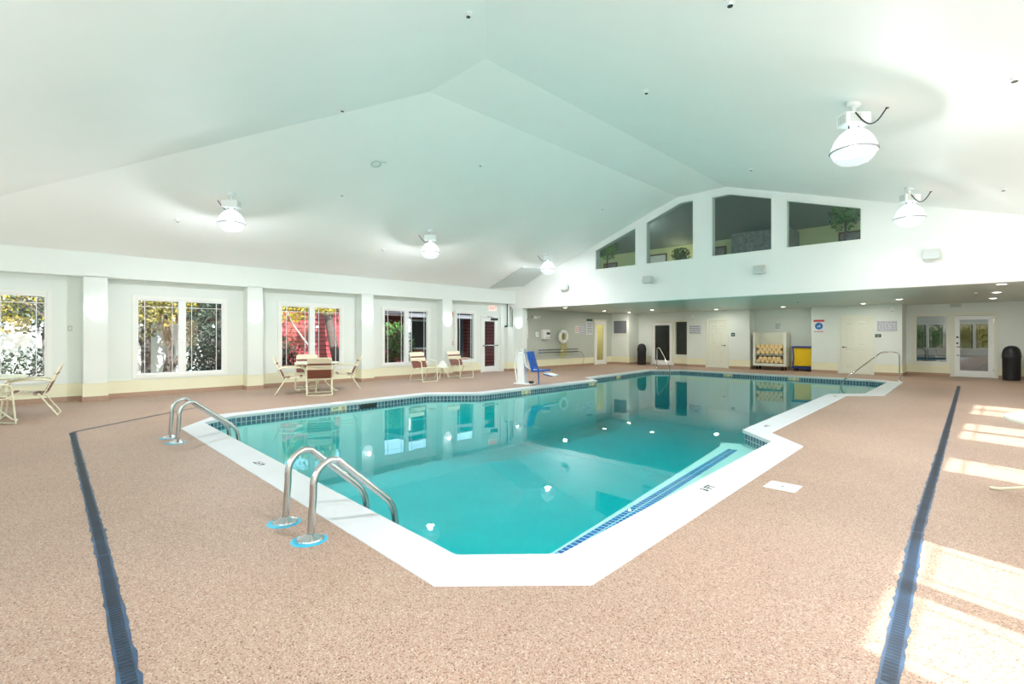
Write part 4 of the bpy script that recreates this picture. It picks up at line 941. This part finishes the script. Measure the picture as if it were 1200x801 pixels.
for z, lab in ((.78,'upper dark rescue pole resting along the grey left wall'),(.67,'lower dark rescue pole along the grey left wall, with a pale hook end')):
    t = thing('rescue_pole', lab, 'pole', (-13.6,15.2,z), 0, 'rescue poles')
    tube([(0,0,0),(0,2.55,0)], .017, 8).build('pole','darkmetal',t,smooth=True)
    tube([(0,-.04,0),(0,.12,0)], .021, 8).build('grip','blue',t,smooth=True)
    if z < .7: tube(fillet([(0,2.55,0),(.0,2.85,-.02),(.0,3.05,-.25),(.0,2.95,-.6)], .2, 5), .012, 8).build('hook','chrome',t,smooth=True)
box_ = [((17.85,1.65),(.26,.30),'small notice with a red mark left of the rules board','signr',3,3),((18.2,1.67),(.46,.42),'white pool rules board with blue lettering on the grey wall','signt',6,4),((18.78,1.72),(.46,.58),'pale notice under a dark nameplate beside the glass door','signt',7,5)]
for (y, z), (w, h), lab, ink, ln, sd_ in box_: sign('notice_board' if ln > 3 else 'wall_notice', lab, -13.7, y, z, w, h, PI/2, ln, 'signw', ink=ink, seed=sd_, border=(ln == 6))
o = box((-.22,-.015,-.05),(.22,0,.05)).build('name_plate','plate'); o.location = (-13.7,18.78,2.1); o.rotation_euler = (0,0,PI/2); tag(o,'dark nameplate above the pale notice on the grey left wall','sign')
t = onleft('outlet_plate','small white wall plate low beside the pool lift','outlet',14.35,.72); box((-.06,-.01,-.09),(.06,0,.09)).build('cover','white',t,bevel=.003); box((-.02,-.013,-.04),(.02,-.009,.04)).build('socket','plastic',t)
# framed board on the return wall
t = thing('framed_board','grey board in a white frame on the wall past the glass door','picture',(-13.2,20.6,1.79))
MB().plate(rect(-.4,-.34,.4,.34),[rect(-.36,-.3,.36,.3)],lambda a,c,d:(a,-.03+d,c),.03).build('frame','trimw',t); box((-.36,-.015,-.3),(.36,0,.3)).build('board','signt' if 0 else 'shutter',t)
# items on the front faces
sign('notice_board','blue-bordered white notice left of the left cream door',-9.74,21.2,1.64,.52,.38,0,5,border=True,seed=9)
sign('swim_sign','white safety sign with a blue disc and red lettering right of the towel cart',-4.97,21.2,1.73,.38,.5,0,disc=True,head='signr')
sign('notice_board','blue-bordered white notice right of the right cream door',-2.92,21.2,1.70,.55,.36,0,5,border=True,seed=12)
sign('wall_notice','small white notice on the alcove wall above the towel cart',-6.62,21.95 if 0 else 22.0,1.76,.24,.28,0,3,seed=13,ink='ink')
for (x, z, w, h), lab in (((-8.11,1.42,.15,.15),'small dark square room plate right of the left cream door'),((-3.17,1.37,.17,.11),'small dark room plate right of the right cream door')):
    t = thing('room_plate', lab, 'sign', (x,21.2,z), 0, 'dark room plates'); box((-w/2,-.012,-h/2),(w/2,0,h/2)).build('plate','plate',t,bevel=.002)
    MB().box((-w*.3,-.014,.0),(w*.3,-.0115,.015)).box((-w*.2,-.014,-.035),(w*.2,-.0115,-.02)).build('plate_lettering','plastic',t)
for (x, z), lab in (((-9.86,2.16),'small white alarm strobe high left of the left cream door'),((-2.77,2.25),'white alarm strobe high right of the right cream door')):
    t = thing('alarm_strobe', lab, 'alarm', (x,21.2,z), 0, 'white alarm strobes'); box((-.05,-.05,-.11),(.05,0,.11)).build('housing','white',t,bevel=.008); box((-.03,-.056,-.08),(.03,-.049,-.02)).build('strobe_lens','plastic',t)
t = thing('exit_box','small pale sign box under the low ceiling above the office window','sign',(-1.21,22.2,2.38)); box((-.14,-.05,-.06),(.14,0,.055)).build('housing','plastic',t,bevel=.006); box((-.12,-.053,-.04),(.12,-.049,.04)).build('face','panelgrey',t)
# exit sign, alarm, pull station, switch on the left wall
t = thing('exit_sign','white EXIT sign with red letters above the glass door','sign',(XB,12.78,2.42),PI/2)
box((-.19,-.04,-.11),(.19,0,.11)).build('housing','exitw',t,bevel=.005); text_mb('EXIT',.17,lambda a,b_,c:(a,-.043+c*.5,b_),.003).build('exit_lettering','exitr',t,fixn=False)
t = thing('fire_alarm','small red fire alarm above the chairs, left of the fifth window','alarm',(XB,10.82,2.12),PI/2); box((-.06,-.05,-.08),(.06,0,.08)).build('housing','red',t,bevel=.006); box((-.03,-.056,-.06),(.03,-.049,-.01)).build('strobe_lens','white',t)
t = thing('pull_station','small red pull station left of the fifth window at chest height','alarm',(XB,10.82,1.1),PI/2); box((-.05,-.04,-.07),(.05,0,.07)).build('housing','red',t,bevel=.006); box((-.03,-.05,-.02),(.03,-.039,.0)).build('pull_handle','white',t)
t = thing('light_switch','small white switch plate right of the far left window','switch',(XB,.78,1.52),PI/2); box((-.04,-.008,-.06),(.04,0,.06)).build('cover','plastic',t,bevel=.002); box((-.01,-.015,-.02),(.01,-.007,.02)).build('toggle','white',t)
t = thing('conduit_pipe','dark vertical pipe in the corner beside the glass door','pipe',(-13.71,13.45,1.74)); tube([(0,0,0),(0,0,1.37)],.022,10).build('pipe','darkmetal',t,smooth=True); tube(fillet([(0,0,.02),(-.0,-.02,-.01),(-.08,-.06,-.01)],.02),.03,8).build('elbow','darkmetal',t,smooth=True)

# ------------------------------------------------------------------ towel cart, laundry cart, bins
t = thing('towel_cart','pale wheeled cart with two shelves of rolled towels in the alcove','cart',(-6.72,21.25,0))
w, d = .62, .5
b = MB(); b.box((-w,0,.16),(-w+.1,d,1.5)); b.box((w-.1,0,.16),(w,d,1.5)); b.build('side_panel','laminate',t,bevel=.006)
box((-w+.1,d-.03,.16),(w-.1,d,1.5)).build('back_panel','laminate',t)
box((-w+.1,0,.16),(w-.1,d-.03,.27)).build('bottom_shelf','laminate',t); box((-w+.1,0,.60),(w-.1,d-.03,.625)).build('shelf','plastic',t)
for sx in (-1,1):
    for yy in (.06,d-.08):
        wh = MB().tube([(sx*(w-.14)-.02,yy,.06),(sx*(w-.14)+.02,yy,.06)],.06,16).build('caster','rubber',t,smooth=True); box((sx*(w-.14)-.03,yy-.02,.06),(sx*(w-.14)+.03,yy+.02,.16)).build('fork','darkmetal',wh)
rnd = random.Random(4); t0 = None
for si, z0 in enumerate((.272,.627)):
    for row in range(3 if si else 2):
        nn = 6 if row % 2 == 0 else 5
        for k in range(nn):
            x = -6.72-.42+(.168*k)+(0 if row % 2 == 0 else .084); z = z0+.082+row*.115-(.0 if row else 0)
            if z > z0+.4: continue
            lab = 'rolled beige towel, %s of the cart, %s row, %s from left' % ('upper shelf' if si else 'bottom shelf', ('lowest','second','top')[row], ('first','second','third','fourth','fifth','sixth')[k])
            if t0 is None:
                b = MB(); pr = [(.0,0),(.03,0.004),(.045,.0),(.062,.0),(.078,.012),(.081,.06),(.081,.34),(.07,.37),(.0,.37)]
                b.lathe(pr,18,tf=Matrix.Rotation(-PI/2,3,'X')); t0 = b.build('rolled_towel','towel',smooth=True); tag(t0,lab,'towel','rolled towels on the cart'); oo = t0
            else:
                oo = t0.copy(); COL.objects.link(oo); oo['label'] = lab
            oo.location = (x,21.27+rnd.uniform(0,.03),z); oo.rotation_euler = (rnd.uniform(-.03,.03),rnd.uniform(0,3),rnd.uniform(-.05,.05)); sc_ = rnd.uniform(.94,1.02); oo.scale = (sc_,1,sc_)
t = thing('laundry_cart','blue framed laundry cart with a yellow bag, partly behind the wall','cart',(-5.5,21.45,0))
b = MB()
for sx in (-.42,.24):
    for yy in (.0,.46): b.tube(fillet([(sx,yy,.12),(sx+.03,yy,.5),(sx,yy,.94)],.1),.022,8)
b.build('post','navy',t,smooth=True)
MB().box((-.46,-.03,.90),(.28,.02,.96)).box((-.46,.44,.90),(.28,.49,.96)).box((-.46,.02,.90),(-.41,.44,.96)).box((.23,.02,.90),(.28,.44,.96)).build('top_frame','navy',t,bevel=.008)
MB().box((-.46,-.03,.10),(.28,.49,.17)).build('bottom_frame','navy',t,bevel=.01)
b = MB(); N = 24; rows = []
for j, (z, sh) in enumerate(((.92,.0),(.86,.02),(.6,.025),(.35,.02),(.2,.03))):
    for k in range(N):
        a = 2*PI*k/N; cx_, sy_ = math.cos(a), math.sin(a); q = 1/max(abs(cx_),abs(sy_)); wob = .012*math.sin(7*a+j*2)
        b.v.append((-.09+(.32-sh+wob)*max(-1,min(1,cx_*q)), .23+(.225-sh+wob)*max(-1,min(1,sy_*q)), z))
for j in range(4):
    for k in range(N): b.f.append((j*N+k,j*N+(k+1)%N,(j+1)*N+(k+1)%N,(j+1)*N+k))
b.f.append(tuple(4*N+k for k in range(N))); b.build('laundry_bag','yellow',t,smooth=True)
for sx in (-.38,.2):
    for yy in (.02,.42): MB().tube([(sx-.015,yy,.05),(sx+.015,yy,.05)],.05,14).build('caster','rubber',t,smooth=True)
def bin_(loc, lab, r, h, rz):
    t = thing('trash_bin', lab, 'bin', loc, rz, 'black dome-topped bins')
    MB().lathe([(.0,0),(r*.93,0),(r*.95,.02),(r*.98,h*.66),(r*1.0,h*.67),(.0,h*.67)],32).build('bin_body','black',t,smooth=True)
    MB().lathe([(r*1.03,h*.66),(r*1.04,h*.69),(r*1.02,h*.70),(r*1.0,h*.78),(r*.86,h*.90),(r*.6,h*.97),(r*.25,h),(.0,h)],32).build('dome_lid','black',t,smooth=True)
    b = MB().obox((0,-r*.86,h*.80),(r*.8,.03,h*.14),Matrix.Rotation(-.28,3,'X')); b.build('flap','rubber',t,bevel=.008)
bin_((-12.25,20.95,0),'black dome-topped bin left of the lobby door, the farther one',.21,1.0,0)
bin_((.10,21.6,0),'black dome-topped bin at the right edge beside the office door',.215,1.06,0)

# ------------------------------------------------------------------ upper room furnishing
def plant(loc, lab, h, rad, seed):
    rnd = random.Random(seed); t = thing('potted_tree', lab, 'plant', loc)
    MB().lathe([(.0,0),(.12,0),(.16,.28),(.17,.3),(.15,.3),(.0,.27)],20).build('pot','terra',t,smooth=True)
    b = MB()
    for k in range(3): b.tube(fillet([(.02*k-.02,0,.25),(rnd.uniform(-.06,.06),rnd.uniform(-.06,.06),h*.5),(rnd.uniform(-.1,.1),rnd.uniform(-.1,.1),h*.8)],.1),.014,6)
    b.build('stem','bark',t); f_ = MB(); leaves(f_,(0,0,h*.85),rad,520,.05,rnd,hollow=0); f_.build('foliage','leafg',t,fixn=False)
plant((-10.8,16.0,2.7),'leafy potted tree behind the smallest gable window',2.3,(.42,.42,.38),31)
plant((-8.35,17.0,2.7),'round potted tree behind the second gable window',1.88,(.34,.34,.28),32)
plant((-2.96,15.0,2.7),'tall potted tree behind the rightmost gable window',2.06,(.34,.3,.42),33)
for (x, z, w, h, pm), lab in (((-10.07,4.33,.8,.5,'paper'),'pale picture in a brown frame behind the second gable window'),((-7.62,4.32,.6,.5,'art'),'dark framed picture behind the apex gable window'),((-3.46,4.36,.66,.34,'art'),'dim framed picture behind the rightmost gable window'),((-12.35,4.26,.7,.4,'art'),'framed picture behind the smallest gable window')):
    t = thing('framed_picture', lab, 'picture', (x,18.5,z+.12)); MB().plate(rect(-w/2,-h/2,w/2,h/2),[rect(-w/2+.06,-h/2+.06,w/2-.06,h/2-.06)],lambda a,c,d:(a,-.03+d,c),.03).build('frame','wood',t); box((-w/2+.06,-.012,-h/2+.06),(w/2-.06,0,h/2-.06)).build('picture',pm,t)
tag(box((-6.7,17.3,2.71),(-4.9,18.49,4.85)).build('stone_chimney','stone',bevel=.03),'grey stone chimney breast behind the apex gable window','chimney')
